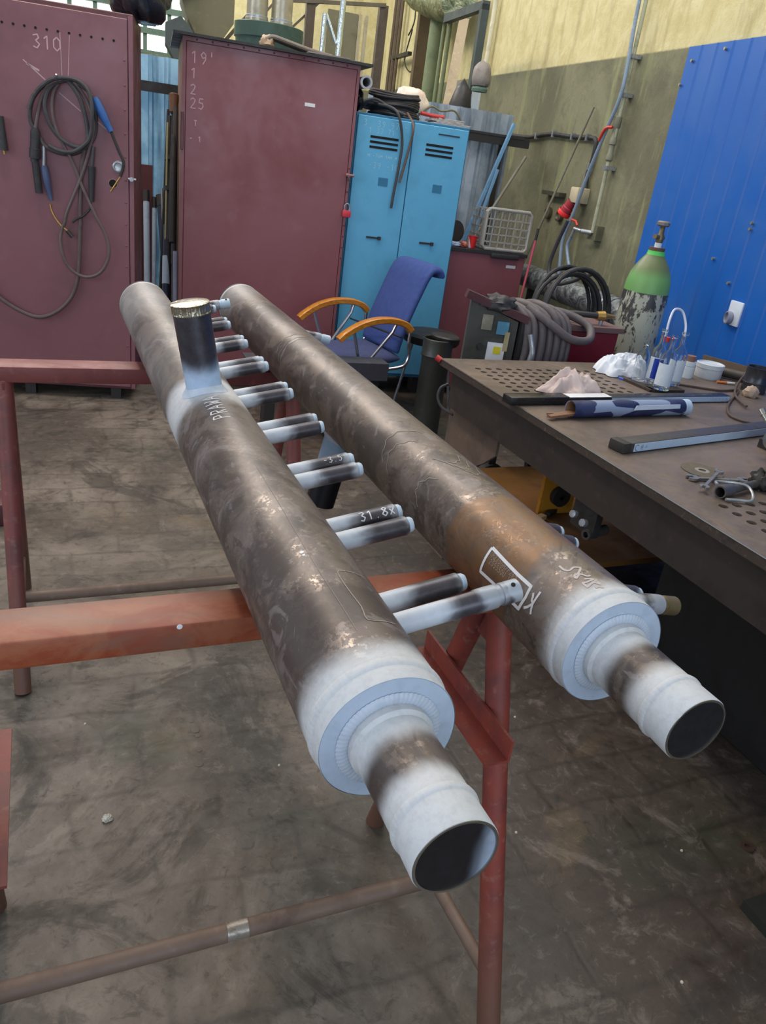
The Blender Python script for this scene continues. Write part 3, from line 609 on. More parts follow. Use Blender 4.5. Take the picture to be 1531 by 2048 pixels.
b = B(); write(b, '310', lambda x, y: Vector((-0.496+x, -0.0150, 1.878+y)), 0.062, 0.006, 0.8, nrm); b.done('chalk_writing', plain('chalk_pinkish', (196, 160, 170), 0.9), t, inv=False)
b = B()
for i, s in enumerate(G['L_scr']): b.ribbon([Vector((p[0], -0.0148, p[1])) for p in s], nrm, 0.006 if i < 3 else 0.0035)
b.ribbon([Vector((-0.53, -0.0148, 1.80)), Vector((-0.47, -0.0148, 1.775))], nrm, 0.010)
b.done('scratches', plain('scratch_pale', (186, 152, 158), 0.8), t, inv=False)

HK = LC + Matrix.Rotation(LA, 3, 'Z') @ Vector((0, 0, 0))
def lthing(name, label, cat, key, grp=None):
    p = lk[key] if isinstance(key, str) else key
    w = Matrix.Rotation(LA, 3, 'Z') @ Vector((p[0], -0.04, 0))
    t = thing(name, label, cat, LC+w+Vector((0, 0, p[1])), LA, grp); t['o'] = 0; del t['o']; t_off = Vector((p[0], -0.04, p[1])); return t, t_off
def lset(off, pts, y=-0.035, dy=0.0):
    n = len(pts); return [Vector((p[0], y+dy*math.sin(i*1.3), p[1]))-off for i, p in enumerate(pts)]
t, of = lthing('welding_torch', 'coiled grey welding torch cable hung on the left maroon cabinet with a faded blue handle', 'welding torch', 'bh0', 'torches hanging on the left cabinet')
B().tube(lset(of, [(p[0]+0.014*math.sin(i*0.5), p[1]+0.012) for i, p in enumerate(G['L_loopA'][2:-2])], -0.075, 0.006), 0.0105, 8, smooth=4).done('cable', darkrub, t, inv=False)
B().tube(lset(of, G['L_loopA'], -0.040, 0.006), 0.0110, 8, smooth=4).done('cable', darkrub, t, inv=False)
B().tube(lset(of, G['L_loopC'], -0.058, 0.004), 0.0110, 8, smooth=4).done('cable', darkrub, t, inv=False)
B().tube(lset(of, [lk['bh0'], lk['bh1'], lk['bh2']], -0.045), 0.017, 12, smooth=4, rf=lambda s: 0.016+0.005*math.sin(s*5)).done('handle', hand_navy, t, inv=False)
B().tube(lset(of, G['L_neck'], -0.045), 0.0055, 10, smooth=5).done('swan_neck', brass, t, inv=False)
B().tube(lset(of, G['L_neck'][-2:], -0.046), 0.010, 12).done('nozzle', blackst, t, inv=False)
B().tube(lset(of, [lk['sp0'], lk['bh0']], -0.045), 0.010, 12, rf=lambda s: 0.010+0.002*math.sin(s*60)).done('strain_relief', zinc, t, inv=False)
b = B().lathe([(0, 0.016), (0.02, 0.025), (0.10, 0.025), (0.102, 0.028), (0.15, 0.028), (0.152, 0.020), (0.17, 0.020)], L3(lk['conn0'], -0.05)-of, (L3(lk['conn1'])-L3(lk['conn0'])), 20)
b.done('plug_nut', blackrub, t, inv=False)
B().tube(lset(of, [lk['conn1'], lk['conn2']], -0.05), 0.019, 14).done('plug_body', blackrub, t, inv=False)
t, of = lthing('welding_torch', 'welding torch with bright blue handle at the upper right of the coiled cables', 'welding torch', 'h1a', 'torches hanging on the left cabinet')
B().tube(lset(of, [lk['h1a'], lk['h1b'], lk['h1c']], -0.05), 0.018, 12, smooth=4, rf=lambda s: 0.019+0.004*math.sin(s*5)).done('handle', hand_blue, t, inv=False)
B().tube(lset(of, [lk['h1c'], lk['n1'], lk['n2'], lk['n3']], -0.045), 0.008, 10, smooth=5).done('swan_neck', blackrub, t, inv=False)
B().tube(lset(of, [lk['n3'], lk['n4']], -0.045), 0.005, 10).done('tip', brass, t, inv=False)
B().tube(lset(of, G['L_t2'], -0.066), 0.0085, 8, smooth=5).done('cable', darkrub, t, inv=False)
t, of = lthing('welding_torch', 'black handled torch hanging right of the coil with a cable loop below', 'welding torch', 'dh0', 'torches hanging on the left cabinet')
B().tube(lset(of, G['L_loopB'], -0.052, 0.005), 0.0090, 8, smooth=4).done('cable', worn('brown_cable', (98, 84, 84), (66, 56, 56), scale=10), t, inv=False)
B().tube(lset(of, [lk['dh0'], lk['dh1']], -0.05), 0.018, 12, rf=lambda s: 0.020-0.006*s).done('handle', blackrub, t, inv=False)
B().tube(lset(of, [lk['sp1'], lk['dh0']], -0.05), 0.010, 12, rf=lambda s: 0.009+0.002*math.sin(s*70)).done('strain_relief', darkrub, t, inv=False)
B().tube(lset(of, G['L_neck2'], -0.05), 0.006, 10, smooth=5).done('swan_neck', blackst, t, inv=False)
t, of = lthing('hanging_hose', 'thick brown hose dropping from the coils and swinging out to the left edge', 'hose', G['L_drop'][0])
tag(t, t['label'], 'hose'); B().tube(lset(of, G['L_drop'], -0.040), 0.0115, 10, smooth=5).done('hose', worn('brown_hose', (92, 76, 76), (62, 52, 52), scale=10), t, inv=False)
t, of = lthing('cable_plug', 'dark cable plug hanging at the far left edge of the cabinet door', 'plug', 'lc0')
B().tube(lset(of, [lk['lc0'], lk['lc1']], -0.045), 0.021, 14, rf=lambda s: 0.014+0.010*min(1, s*1.6)+0.0015*math.sin(s*50)).done('plug_body', blackrub, t, inv=False)
B().tube(lset(of, [(lk['lc1'][0], lk['lc1'][1]), (lk['lc1'][0]+0.004, lk['lc1'][1]-0.02)], -0.045), 0.006, 8).done('contact_pin', brass, t, inv=False)
t = thing('cabinet_hook', 'small steel hook carrying the torch cables on the left cabinet', 'hook', LC+Matrix.Rotation(LA, 3, 'Z') @ Vector((-0.375, -0.02, 1.755)), LA)
B().tube([(0, 0.006, 0), (0, -0.05, -0.012), (0, -0.075, 0.012)], 0.005, 8).done('hook', zinc, t, inv=False)

# black bag on the left cabinet
def crumple(name, mat, parent, c, r, seed=0, amp=0.35, sc=3.0, seg=26):
    b = B(); bmesh.ops.create_uvsphere(b.bm, u_segments=seg, v_segments=seg//2, radius=1.0)
    for v in b.bm.verts:
        n = v.co.normalized(); k = 1+amp*(mnoise.noise(n*sc+Vector((seed, 0, 0))))+amp*0.5*mnoise.noise(n*sc*2.7+Vector((0, seed, 0)))
        v.co = Vector((n.x*r[0]*k, n.y*r[1]*k, n.z*r[2]*k))
        if v.co.z < -r[2]*0.55: v.co.z = -r[2]*0.55
        v.co += Vector(c)+Vector((0, 0, r[2]*0.55))
    return b.done(name, mat, parent, inv=False, ang=60)
bagm = worn('black_plastic', (34, 34, 40), (18, 18, 20), (90, 90, 100), scale=8, rough=0.25, wear=0.4)
t = thing('black_bag', 'crumpled black plastic bag on top of the left cabinet', 'bag', LC+Matrix.Rotation(LA, 3, 'Z') @ Vector((-0.02, 0.28, 2.10)), LA)
crumple('bag', bagm, t, (0.03, 0, 0), (0.13, 0.16, 0.22), 3, 0.5, 2.5)

# middle cabinet
t = rthing('steel_cabinet', 'wide maroon steel cabinet in the middle with a black lid and chalk numbers', 'cabinet', 0.155, 5.35)
B().bb(0.0, 0.008, 0.09, 1.065, 0.92, 2.085).bevel(0.004, 1).done('body', worn('brown_cabinet_side', (128, 92, 74), scale=4), t, inv=False)
B().bb(0.022, -0.012, 0.11, 1.045, 0.006, 2.06).bevel(0.003, 1).done('door', maroon2, t, inv=False)
B().bb(0.0, -0.008, 0.09, 0.020, 0.006, 2.085).bb(1.048, -0.008, 0.09, 1.066, 0.006, 2.085).bb(0.02, -0.008, 2.062, 1.048, 0.006, 2.085).done('door_frame', maroon2, t, inv=False)
B().bb(-0.055, -0.05, 2.085, 1.135, 0.95, 2.10).done('lid', blackst, t, inv=False, smooth=False)
for x in (0.06, 1.0): 
    for y in (0.08, 0.85): B().bb(x-0.03, y-0.03, 0, x+0.03, y+0.03, 0.09).done('foot', blackst, t, inv=False)
B().bb(-0.004, -0.020, 1.48, 0.014, -0.008, 1.69).bevel(0.003, 1).done('hinge', maroon_d, t, inv=False)
B().bb(0.735, -0.0135, 1.818, 0.800, -0.012, 1.838).done('label_sticker', plain('white_sticker', (222, 222, 224)), t, inv=False)
b0 = None
for (x, z) in [(0.08+0.09*i, 2.073) for i in range(11)]+[(1.057, 1.5-0.07*i) for i in range(9)]:
    if b0 is None: b0 = B().lathe([(0, 0.006), (0.003, 0.004), (0.004, 0)], (0, 0, 0), (0, -1, 0), 10).done('rivet', zinc if False else maroon_d, t, inv=False, loc=(x, -0.008, z))
    else: c = b0.copy(); COL.objects.link(c); c.location = (x, -0.008, z)
B().cyl((1.05, -0.01, 1.46), (1.05, -0.045, 1.46), 0.012).cyl((1.03, -0.04, 1.46), (1.085, -0.04, 1.46), 0.008).done('latch', worn('latch_pink', (150, 104, 104)), t, inv=False)
b = B()
for txt, z, h in (("19'", 1.952, 0.062), ('1', 1.872, 0.055), ('2C', 1.79, 0.052), ('25', 1.715, 0.055), (' T', 1.62, 0.03), ('- 1', 1.535, 0.03)): write(b, txt, lambda x, y, z=z: Vector((0.048+x, -0.0128, z+y)), h, 0.0055, 0.85, nrm)
b.done('chalk_writing', D.materials['chalk_pinkish'], t, inv=False)
t = rthing('padlock', 'red padlock with a steel shackle on the right edge of the middle cabinet', 'padlock', 1.215, 5.31, 1.235)
B().bb(-0.028, -0.012, -0.03, 0.028, 0.012, 0.012).bevel(0.004, 2).done('lock_body', plain('padlock_red', (206, 56, 70)), t, inv=False)
B().tube([(-0.016, 0, 0.01), (-0.016, 0, 0.04), (0, 0, 0.054), (0.016, 0, 0.04), (0.016, 0, 0.01)], 0.005, 8, smooth=4).done('shackle', zinc, t, inv=False)

# blue two-door locker
lblue = worn('locker_blue_paint', (92, 168, 206), (66, 134, 168), (136, 188, 212), scale=6, dirt=0.3, wear=0.15, rough=0.45, bump=0.03)
lfade = worn('locker_edge_blue', (44, 112, 148), scale=6)
t = rthing('metal_locker', 'sky blue two-door metal locker with vent slots beside the middle cabinet', 'locker', 1.236, 5.40)
B().bb(0, 0.004, 0.125, 0.782, 0.50, 1.838).bevel(0.003, 1).done('body', lfade, t, inv=False)
for i, (x0, x1) in enumerate(((0.012, 0.386), (0.392, 0.772))):
    d = B().bb(x0, -0.014, 0.150, x1, 0.004, 1.822).bevel(0.003, 1).done('door', lblue, t, inv=False)
    cx = (x0+x1)/2
    for k, z in enumerate((1.706, 1.676, 1.646)):
        B().bb(cx-0.095, -0.0165, z-0.007, cx+0.095, -0.014, z+0.007).done('vent_slot', DKH, d, inv=False)
    B().bb(cx-0.05, -0.020, 1.083, cx+0.05, -0.014, 1.095).bb(cx+0.03, -0.034, 1.078, cx+0.05, -0.018, 1.10).done('handle', blackst, d, inv=False)
    B().bb(cx-0.01, -0.0165, 1.42, cx+0.055, -0.014, 1.47).done('name_plate', lfade, d, inv=False)
    if i == 1: B().bb(cx-0.02, -0.018, 1.774, cx+0.13, -0.014, 1.781).done('latch_bar', blackst, d, inv=False)
    else:
        b = B(); wl = plain('chalk_on_blue', (150, 200, 224), 0.9)
        for txt, x, z, h in (('3  39 97 -', 0.05, 1.765, 0.036), ('1 37 71', 0.09, 1.728, 0.03), ('M -TUM 1MM M', 0.10, 1.585, 0.02), ('X -39 -10/', 0.05, 1.520, 0.036)): write(b, txt, lambda xx, yy, x=x, z=z: Vector((x+xx, -0.0148, z+yy)), h, 0.0035, 0.85, nrm)
        b.done('chalk_writing', wl, d, inv=False)
for (x, y) in ((0.10, 0.10), (0.34, 0.10), (0.70, 0.10), (0.10, 0.4), (0.70, 0.4)): B().bb(x-0.05, y-0.05, 0, x+0.05, y+0.05, 0.125).done('foot', blackst, t, inv=False)

# ------------------------------------------------------------------ partition behind the cabinets
galv = Mat('galvanised_sheet', 0.35, 0.3); n1 = galv.noise(5, 6, 0.7, 0.3); n2 = galv.noise(2, 5, 0.6, 0.2, galv.mapped((3, 3, 0.4)))
galv.color(galv.mix(galv.rng(n2, 0.45, 0.7), galv.mix(galv.rng(n1, 0.4, 0.65), lin((206, 216, 228)), lin((176, 190, 204))), lin((136, 150, 164)))); galv = galv.m
galvb = Mat('galvanised_blueish', 0.35, 0.2); n1 = galvb.noise(5, 6, 0.7, 0.3); n2 = galvb.noise(2, 5, 0.6, 0.2, galvb.mapped((3, 3, 0.4)))
galvb.color(galvb.mix(galvb.rng(n2, 0.5, 0.7), galvb.mix(galvb.rng(n1, 0.4, 0.65), lin((182, 214, 234)), lin((152, 192, 218))), lin((112, 148, 172)))); galvb = galvb.m
def corr(u0, u1, label, z1, mt, name='corrugated_partition'):
    t = rthing(name, label, 'metal sheet', u0, 6.44, group='corrugated sheets of the partition')
    b = B(); x = 0.0; pr_ = []
    while x < u1-u0: pr_ += [(x, 0), (x+0.065, 0), (x+0.072, -0.032), (x+0.092, -0.032), (x+0.108, 0)]; x += 0.11
    A0 = [b.bm.verts.new((p[0], p[1], 0)) for p in pr_]; A1 = [b.bm.verts.new((p[0], p[1], z1)) for p in pr_]
    for i in range(len(pr_)-1): b.bm.faces.new((A0[i], A0[i+1], A1[i+1], A1[i]))
    bmesh.ops.solidify(b.bm, geom=b.bm.faces[:], thickness=0.002); b.done('sheet', mt, t, inv=False, smooth=False); return t
corr(-0.55, 0.75, 'pale blue corrugated sheet in the gap between the two maroon cabinets', 2.03, galvb)
corr(1.55, 2.66, 'grey galvanised corrugated sheet standing behind the blue locker', 2.025, galv)
t = rthing('partition_rail', 'dark steel rail running across the corrugated sheets to the right wall', 'rail', -0.6, 6.40, 1.80)
B().bb(0, -0.04, 0.0, 3.50, 0.0, 0.065).done('rail', blackst, t, inv=False, smooth=False)
B().bb(2.05, -0.045, 0.058, 3.45, -0.01, 0.075).done('cable_run', blackrub, t, inv=False)
t = rthing('partition_post', 'dark steel post at the far end of the grey corrugated sheet', 'post', 2.70, 6.47)
B().bb(-0.03, -0.03, 0, 0.03, 0.03, 1.86).done('post', worn('dark_post', (58, 52, 44)), t, inv=False, smooth=False)
t = rthing('maroon_panel', 'narrow dark maroon panel standing just right of the blue locker', 'panel', 2.07, 5.98)
B().bb(0, 0, 0, 0.06, 0.30, 1.60).done('panel', worn('dark_maroon', (84, 46, 46), scale=5), t, inv=False)
t = rthing('maroon_panel', 'low maroon steel panel standing in the gap beside the left cabinet', 'panel', -0.10, 6.25)
B().bb(0, 0, 0, 0.09, 0.03, 1.33).done('panel', worn('dark_maroon2', (96, 50, 50), scale=5), t, inv=False)

# rods, rolled sheets and tubes leaning in the gap
GR = 'rods and tubes leaning between the cabinets'
def leaner(name, label, p0, p1, r, mt, sq=False, parts=None, group=GR, cat='rod'):
    q0, q1 = RM(*p0), RM(*p1); t = thing(name, label, cat, q0, 0, group); b = B()
    if sq: b.bar((0, 0, 0), q1-q0, r*2, r*2)
    else: b.cyl((0, 0, 0), q1-q0, r, seg=14)
    b.done('body', mt, t, inv=False)
    if parts: parts(t, q1-q0)
    return t
pale = worn('pale_packaging', (168, 186, 204), (110, 124, 140), scale=9, rough=0.5); navy = worn('navy_packaging', (36, 44, 66), (22, 26, 38), (96, 108, 134), scale=8, rough=0.45)
def cap_(mt, r):
    return lambda t, d: B().cyl(d*0.94, d*1.003, r*1.08, seg=14).done('end_cap', mt, t, inv=False)
leaner('rolled_tube', 'white and black tube nearest the left cabinet in the gap', (-0.04, 5.75, 0), (-0.055, 6.2, 1.16), 0.022, pale, parts=cap_(blackst, 0.022), cat='tube')
leaner('rolled_tube', 'second pale tube from the left cabinet with a black end', (0.0, 5.8, 0), (0.0, 6.2, 1.12), 0.016, pale, parts=cap_(blackst, 0.016), cat='tube')
leaner('rolled_tube', 'thick navy tube slanting in the middle of the gap', (0.14, 5.6, 0), (0.045, 6.15, 1.14), 0.032, navy, parts=cap_(blackst, 0.032), cat='tube')
leaner('rolled_tube', 'tall pale tube with a navy foot at the right of the gap', (0.125, 5.5, 0), (0.12, 6.0, 1.17), 0.024, pale, parts=lambda t, d: B().cyl(d*0.0, d*0.62, 0.028, seg=14).done('sleeve', navy, t, inv=False), cat='tube')
leaner('rolled_tube', 'short pale lilac tube beside the middle cabinet', (0.135, 5.28, 0), (0.135, 5.5, 0.86), 0.016, worn('lilac_grey', (150, 152, 174)), cat='tube')
leaner('steel_rod', 'thin bright yellowish rod standing in the gap', (0.07, 5.7, 0.55), (0.085, 6.0, 1.62), 0.007, worn('straw_rod', (170, 164, 124), metal=0.3), cat='rod')
leaner('steel_rod', 'leftmost slanted black pole in the gap between the cabinets', (0.02, 5.7, 0.0), (0.09, 6.1, 1.70), 0.010, blackst)
leaner('steel_rod', 'black pole with two collars leaning against the others', (0.09, 5.6, 0.3), (0.10, 6.05, 1.66), 0.018, blackst, parts=lambda t, d: [B().cyl(d*k, d*(k+0.02), 0.032, seg=14).done('collar', blackst, t, inv=False) for k in (0.66, 0.80)])
leaner('steel_rod', 'rightmost dark pole standing close to the middle cabinet', (0.125, 5.4, 0.0), (0.135, 5.95, 1.72), 0.016, worn('dark_pole', (62, 60, 60)))
leaner('steel_rod', 'dark thick pipe leaning behind the black poles in the gap', (0.06, 5.85, 0.0), (0.105, 6.2, 1.50), 0.026, blackst)
leaner('steel_rod', 'slim pale rod crossing the navy tube in the gap', (0.10, 5.55, 0.0), (0.05, 6.05, 1.20), 0.007, zinc)
leaner('rolled_tube', 'navy and white tube standing lowest behind the left header end', (0.07, 5.45, 0), (0.085, 5.85, 0.98), 0.026, navy, parts=lambda t, d: B().cyl(d*0.62, d*0.80, 0.027, seg=14).done('pale_band', pale, t, inv=False), cat='tube')
t = leaner('hand_brush', 'dark pole topped with a brown wooden bush in the gap', (0.10, 5.75, 0.9), (0.122, 6.0, 1.70), 0.012, blackst, cat='brush', parts=lambda t, d: B().lathe([(0, 0.016), (0.01, 0.026), (0.10, 0.032), (0.12, 0.034), (0.125, 0.028), (0.125, 0)], d*0.97, d, 20).done('bush', worn('brown_wood', (110, 78, 58), scale=12), t, inv=False))
leaner('cable_bundle', 'dark drooping cable bundle beside the black poles in the gap', (0.115, 5.6, 0.9), (0.125, 5.9, 1.55), 0.02, blackrub, cat='cable')
t = thing('plastic_basin', 'bright blue plastic basin on the floor between the cabinets', 'basin', RM(0.0, 5.75, 0))
B().lathe([(0, 0.0), (0, 0.13), (0.02, 0.15), (0.10, 0.17), (0.105, 0.185), (0.115, 0.185), (0.115, 0.165), (0.03, 0.145), (0.01, 0.0)], seg=32).done('basin', plain('basin_blue', (24, 96, 206)), t, inv=False)

# ------------------------------------------------------------------ on top of the middle cabinet
TZ = 2.10
gr_d = worn('drum_green', (52, 78, 68), (38, 56, 50), scale=5, rough=0.5)
ductm = worn('galvanised_duct', (170, 164, 146), (120, 112, 96), (206, 202, 190), metal=0.5, rough=0.3, scale=8)
t = rthing('fan_unit', 'dark green round extraction unit with twin ducts on the middle cabinet', 'extraction fan', 0.72, 5.95, TZ)
B().lathe([(0, 0.20), (0.0, 0.21), (0.085, 0.215), (0.09, 0.225), (0.17, 0.225), (0.175, 0.21), (0.175, 0)], seg=40).done('base_drum', gr_d, t, inv=False)
for dx in (-0.085, 0.075):
    B().lathe([(0.17, 0.072), (0.20, 0.074), (0.205, 0.068), (0.9, 0.068), (0.9, 0)], (dx, -0.02, 0), seg=28).done('duct', ductm, t, inv=False)
    B().lathe([(0.195, 0.0685), (0.197, 0.072), (0.215, 0.072), (0.217, 0.0685)], (dx, -0.02, 0), seg=28).done('clamp_ring', zinc, t, inv=False)
t = rthing('steel_plate', 'flat bluish steel plate lying under the green fan unit', 'plate', 0.60, 5.72, TZ)
B().bb(-0.15, -0.16, 0, 0.42, 0.3, 0.014).done('plate', worn('bluish_plate', (126, 130, 150)), t, inv=False)
hoseg = worn('grey_flex_hose', (120, 110, 100), (84, 76, 70), (160, 150, 138), scale=10)
t = rthing('hose_bundle', 'folded grey hoses lying on the middle cabinet in front of the fan', 'hose', 0.78, 5.45, TZ)
for i in range(5):
    y = 0.03*i; B().tube([(-0.13, y, 0.05-0.004*i), (-0.09, y, 0.066), (0.02, y+0.01, 0.05), (0.14, y+0.02, 0.032), (0.28, y+0.03, 0.018)], 0.013, 8, smooth=4).done('hose', hoseg, t, inv=False)
crumple('wrap', worn('tan_cloth', (156, 132, 108)), t, (-0.12, 0.05, 0.0), (0.045, 0.07, 0.05), 5, 0.25)
t = rthing('flat_board', 'thin grey boards lying at the right end of the middle cabinet top', 'board', 1.10, 5.45, TZ)
B().bb(-0.16, -0.05, 0, 0.14, 0.25, 0.012).bb(-0.2, -0.06, 0.012, 0.06, 0.2, 0.02).done('boards', worn('grey_board', (140, 128, 126)), t, inv=False)
t = rthing('rolled_tube', 'grey plastic pipe end sticking out right of the middle cabinet top', 'pipe', 1.262, 5.32, 2.0)
B().lathe([(0, 0.026), (0, 0.038), (0.03, 0.038), (0.03, 0.034), (0.45, 0.034), (0.45, 0.024), (0.04, 0.024), (0.0, 0.026)], (0, 0, 0), (0.02, 1, 0.02), 28).done('pipe', worn('pvc_grey', (168, 172, 176)), t, inv=False)
t = rthing('black_bag', 'black bag hanging beside the grey pipe end between cabinet and locker', 'bag', 1.25, 5.5, 1.84)
crumple('bag', bagm, t, (0.0, 0.1, 0), (0.05, 0.15, 0.12), 9, 0.4, 2.5)
# machinery and beams farther back, seen over the cabinets
olive = worn('olive_machine_paint', (104, 100, 76), (78, 74, 56), scale=3); dgrey = worn('dark_machine', (62, 72, 72), (40, 44, 44), scale=4)
t = rthing('hopper_machine', 'olive grey machine hopper seen above the left corner of the middle cabinet', 'machine', 0.42, 7.5)
B().prism([(-0.22, 0, 2.7), (0.20, 0, 2.7), (0.20, 0, 2.42), (0.05, 0, 2.20), (-0.05, 0, 2.20), (-0.16, 0, 2.40), (-0.22, 0, 2.55)], (0, 0.5, 0)).done('hopper', olive, t, inv=False, smooth=False)
B().bb(-0.06, 0.05, 0.0, 0.06, 0.45, 2.25).done('stand', dgrey, t, inv=False)
B().prism([(-0.34, -0.1, 2.34), (-0.22, -0.1, 2.40), (-0.12, -0.1, 2.30), (-0.12, -0.1, 2.02), (-0.24, -0.1, 2.05), (-0.34, -0.1, 2.20)], (0, 0.3, 0)).done('side_box', dgrey, t, inv=False, smooth=False)
B().prism([(-0.28, -0.12, 2.52), (-0.14, -0.12, 2.60), (-0.05, -0.12, 2.75), (-0.2, -0.12, 2.75)], (0, 0.2, 0)).done('bracket', dgrey, t, inv=False, smooth=False)
t = rthing('cross_beams', 'slanting steel beams of a rack behind the green fan unit', 'steel rack', 0.6, 8.2)
bm_ = worn('rack_steel', (96, 88, 74), (60, 54, 44), (140, 132, 112), scale=5)
for (p, q, w) in (((0.0, 0, 2.35), (0.55, 0, 3.0), 0.03), ((0.08, 0.02, 2.3), (0.66, 0.02, 3.0), 0.02), ((0.35, 0.1, 2.3), (0.95, 0.1, 2.9), 0.02), ((0.5, 0, 2.75), (1.45, 0, 2.86), 0.03)): B().bar(p, q, w, w).done('beam', bm_, t, inv=False, smooth=False)
B().bb(0.72, 0, 0, 0.80, 0.08, 2.9).done('post', worn('rack_post', (78, 66, 54)), t, inv=False, smooth=False)
B().bb(1.40, 0, 0, 1.48, 0.08, 2.86).done('post', D.materials['rack_post'], t, inv=False, smooth=False)
silver = Mat('silver_foil', 0.22, 0.9); silver.color(lin((206, 218, 226))); silver.bump(silver.noise(8, 4, 0.6, 1.0), 0.5, 0.02); silver = silver.m
t = rthing('foil_strips', 'bright silver foil wrapped pipes rising behind the middle cabinet', 'pipe', 1.30, 7.4)
for (p, q, r) in (((0.0, 0, 0.0), (0.045, 0, 2.60), 0.022), ((0.15, 0, 0.0), (0.19, 0, 2.72), 0.024), ((0.055, 0, 2.6), (0.155, 0, 2.40), 0.014)): B().cyl(p, q, r, seg=14).done('pipe', silver, t, inv=False)
t = rthing('grey_panel', 'grey flat panel standing between the foil pipes and the yellow wall', 'panel', 1.66, 8.2)
B().bb(-0.14, 0, 0, 0.14, 0.03, 2.75).done('panel', worn('grey_panel_mat', (112, 108, 84)), t, inv=False)
for x in (0.16, 0.22): B().bb(x-0.015, -0.02, 0, x+0.015, 0.02, 2.75).done('edge_strip', worn('edge_buff', (170, 160, 132)), t, inv=False)

# ------------------------------------------------------------------ on the locker
t = rthing('cable_coil', 'coil of black cable heaped on top of the blue locker', 'cable coil', 1.55, 5.66, 1.84)
for k in range(13):
    rr = 0.165-0.006*(k % 5); zz = 0.014+0.0135*k*0.8; ph = k*0.7
    B().tube([(rr*1.05*math.cos(a+ph)+0.01*math.sin(k), rr*0.8*math.sin(a+ph), zz+0.008*math.sin(2*a+k)) for a in [2*PI*i/20 for i in range(20)]], 0.0085, 8, closed=True).done('turn', blackrub, t, inv=False)
t = rthing('cable_heap', 'loose grey cables spread on the left of the locker top', 'cable', 1.36, 5.62, 1.84)
for k in range(6):
    B().tube([(-0.10+0.01*k, -0.10+0.04*k, 0.05+0.006*k), (0.02, -0.08+0.04*k, 0.09-0.01*k), (0.12+0.02*k, -0.12+0.03*k, 0.05), (0.22, -0.15+0.04*k, 0.022)], 0.009, 8, smooth=5).done('cable', darkrub, t, inv=False)
def hang(label, pts, r, mt):
    t = rthing('hanging_cable', label, 'cable', pts[0][0], 5.40, 0, 'cables hanging down the locker front')
    P = [(p[0]-pts[0][0], -0.035, p[1]) for p in pts]; P[0] = (P[0][0], 0.10, P[0][2]); 
    B().tube(P, r, 8, smooth=6).done('cable', mt, t, inv=False)
hang('longer cable hanging over the locker front to mid door height', [[1.40, 1.90], [1.49, 1.868], [1.549, 1.711], [1.549, 1.562], [1.537, 1.407], [1.53, 1.29]], 0.009, darkrub)
hang('shorter brownish cable hanging over the gap between the locker doors', [[1.60, 1.875], [1.612, 1.80], [1.606, 1.689], [1.581, 1.535], [1.565, 1.455]], 0.008, worn('brown_cable2', (96, 76, 66)))
t = rthing('plastic_bag', 'white and red printed plastic bag behind the cable coil', 'bag', 1.70, 5.80, 1.84)
crumple('bag', worn('white_red_plastic', (222, 206, 190), (206, 110, 90), scale=14, dirt=0.6, rough=0.35), t, (0, 0, 0.06), (0.13, 0.08, 0.10), 2, 0.18, 1.8)
t = rthing('newspaper_stack', 'grey folded papers on the right end of the locker top', 'papers', 1.90, 5.55, 1.84)
for k in range(5): B().box((0.02*math.sin(k*2), 0.01*k, 0.004+0.008*k), (0.26-0.02*k, 0.2, 0.006), rot=Matrix.Rotation(0.15*math.sin(k*3), 3, 'Z')).done('sheet', worn('newsprint', (176, 172, 170), (110, 106, 104), scale=30, dirt=0.7), t, inv=False)
t = rthing('red_strap', 'red strap lying on the locker top beside the papers', 'strap', 1.76, 5.52, 1.84)
B().tube([(-0.06, 0, 0.05), (0.02, 0, 0.045), (0.10, -0.02, 0.045)], 0.012, 8, smooth=3).done('strap', plain('strap_red', (186, 48, 44)), t, inv=False)
t = rthing('thin_hose', 'olive hose curling above the papers towards the galvanised sheet', 'hose', 1.78, 5.75, 1.86)
B().tube([(-0.05, 0, 0.0), (0.05, 0, 0.09), (0.14, 0.02, 0.075), (0.24, 0.03, 0.09), (0.30, 0.02, 0.03), (0.31, 0.0, -0.01)], 0.007, 8, smooth=5).done('hose', worn('olive_hose', (116, 112, 84)), t, inv=False)

# ------------------------------------------------------------------ things along the right wall, far part
ply = worn('old_plywood', (176, 160, 136), (120, 104, 84), scale=7); fg = worn('sage_pipe_paint', (112, 124, 92), (82, 94, 70), (160, 160, 120), scale=6)
t = rthing('insulated_duct', 'fat foil wrapped greenish duct hanging high on the yellow wall', 'duct', 2.72, 8.65)
fo = Mat('dull_foil', 0.3, 0.6); fo.color(fo.mix(fo.rng(fo.noise(9, 6, 0.7, 1), 0.4, 0.6), lin((150, 156, 128)), lin((96, 110, 84)))); fo.bump(fo.noise(10, 5, 0.6, 1.4), 0.6, 0.03); fo = fo.m
B().tube([(-0.1, 1.2, 3.45), (-0.05, 0.6, 3.2), (0.0, 0.0, 3.06), (0.0, -0.5, 3.0), (-0.02, -0.62, 2.98)], 0.17, 24, smooth=5).jitter(0.02, 4).done('duct', fo, t, inv=False)
for (dy, r) in ((0.25, 0.085),): B().cyl((0.08, dy, 0.0), (0.08, dy, 3.0), r, seg=20).done('riser', fg, t, inv=False)
for dy in (-0.15, -0.32): B().cyl((0.02, dy, 0.6), (0.02, dy, 2.95), 0.022, seg=12).done('thin_riser', fg, t, inv=False)
t = rthing('angle_frame', 'dark grey steel angle frame standing out from the yellow wall', 'steel frame', 2.45, 6.66)
B().bb(-0.03, -0.03, 0.0, 0.03, 0.03, 2.76).done('upright', dgrey, t, inv=False, smooth=False)
B().bb(-0.03, -0.03, 2.72, 0.03, 0.9, 2.78).done('top_arm', dgrey, t, inv=False, smooth=False)
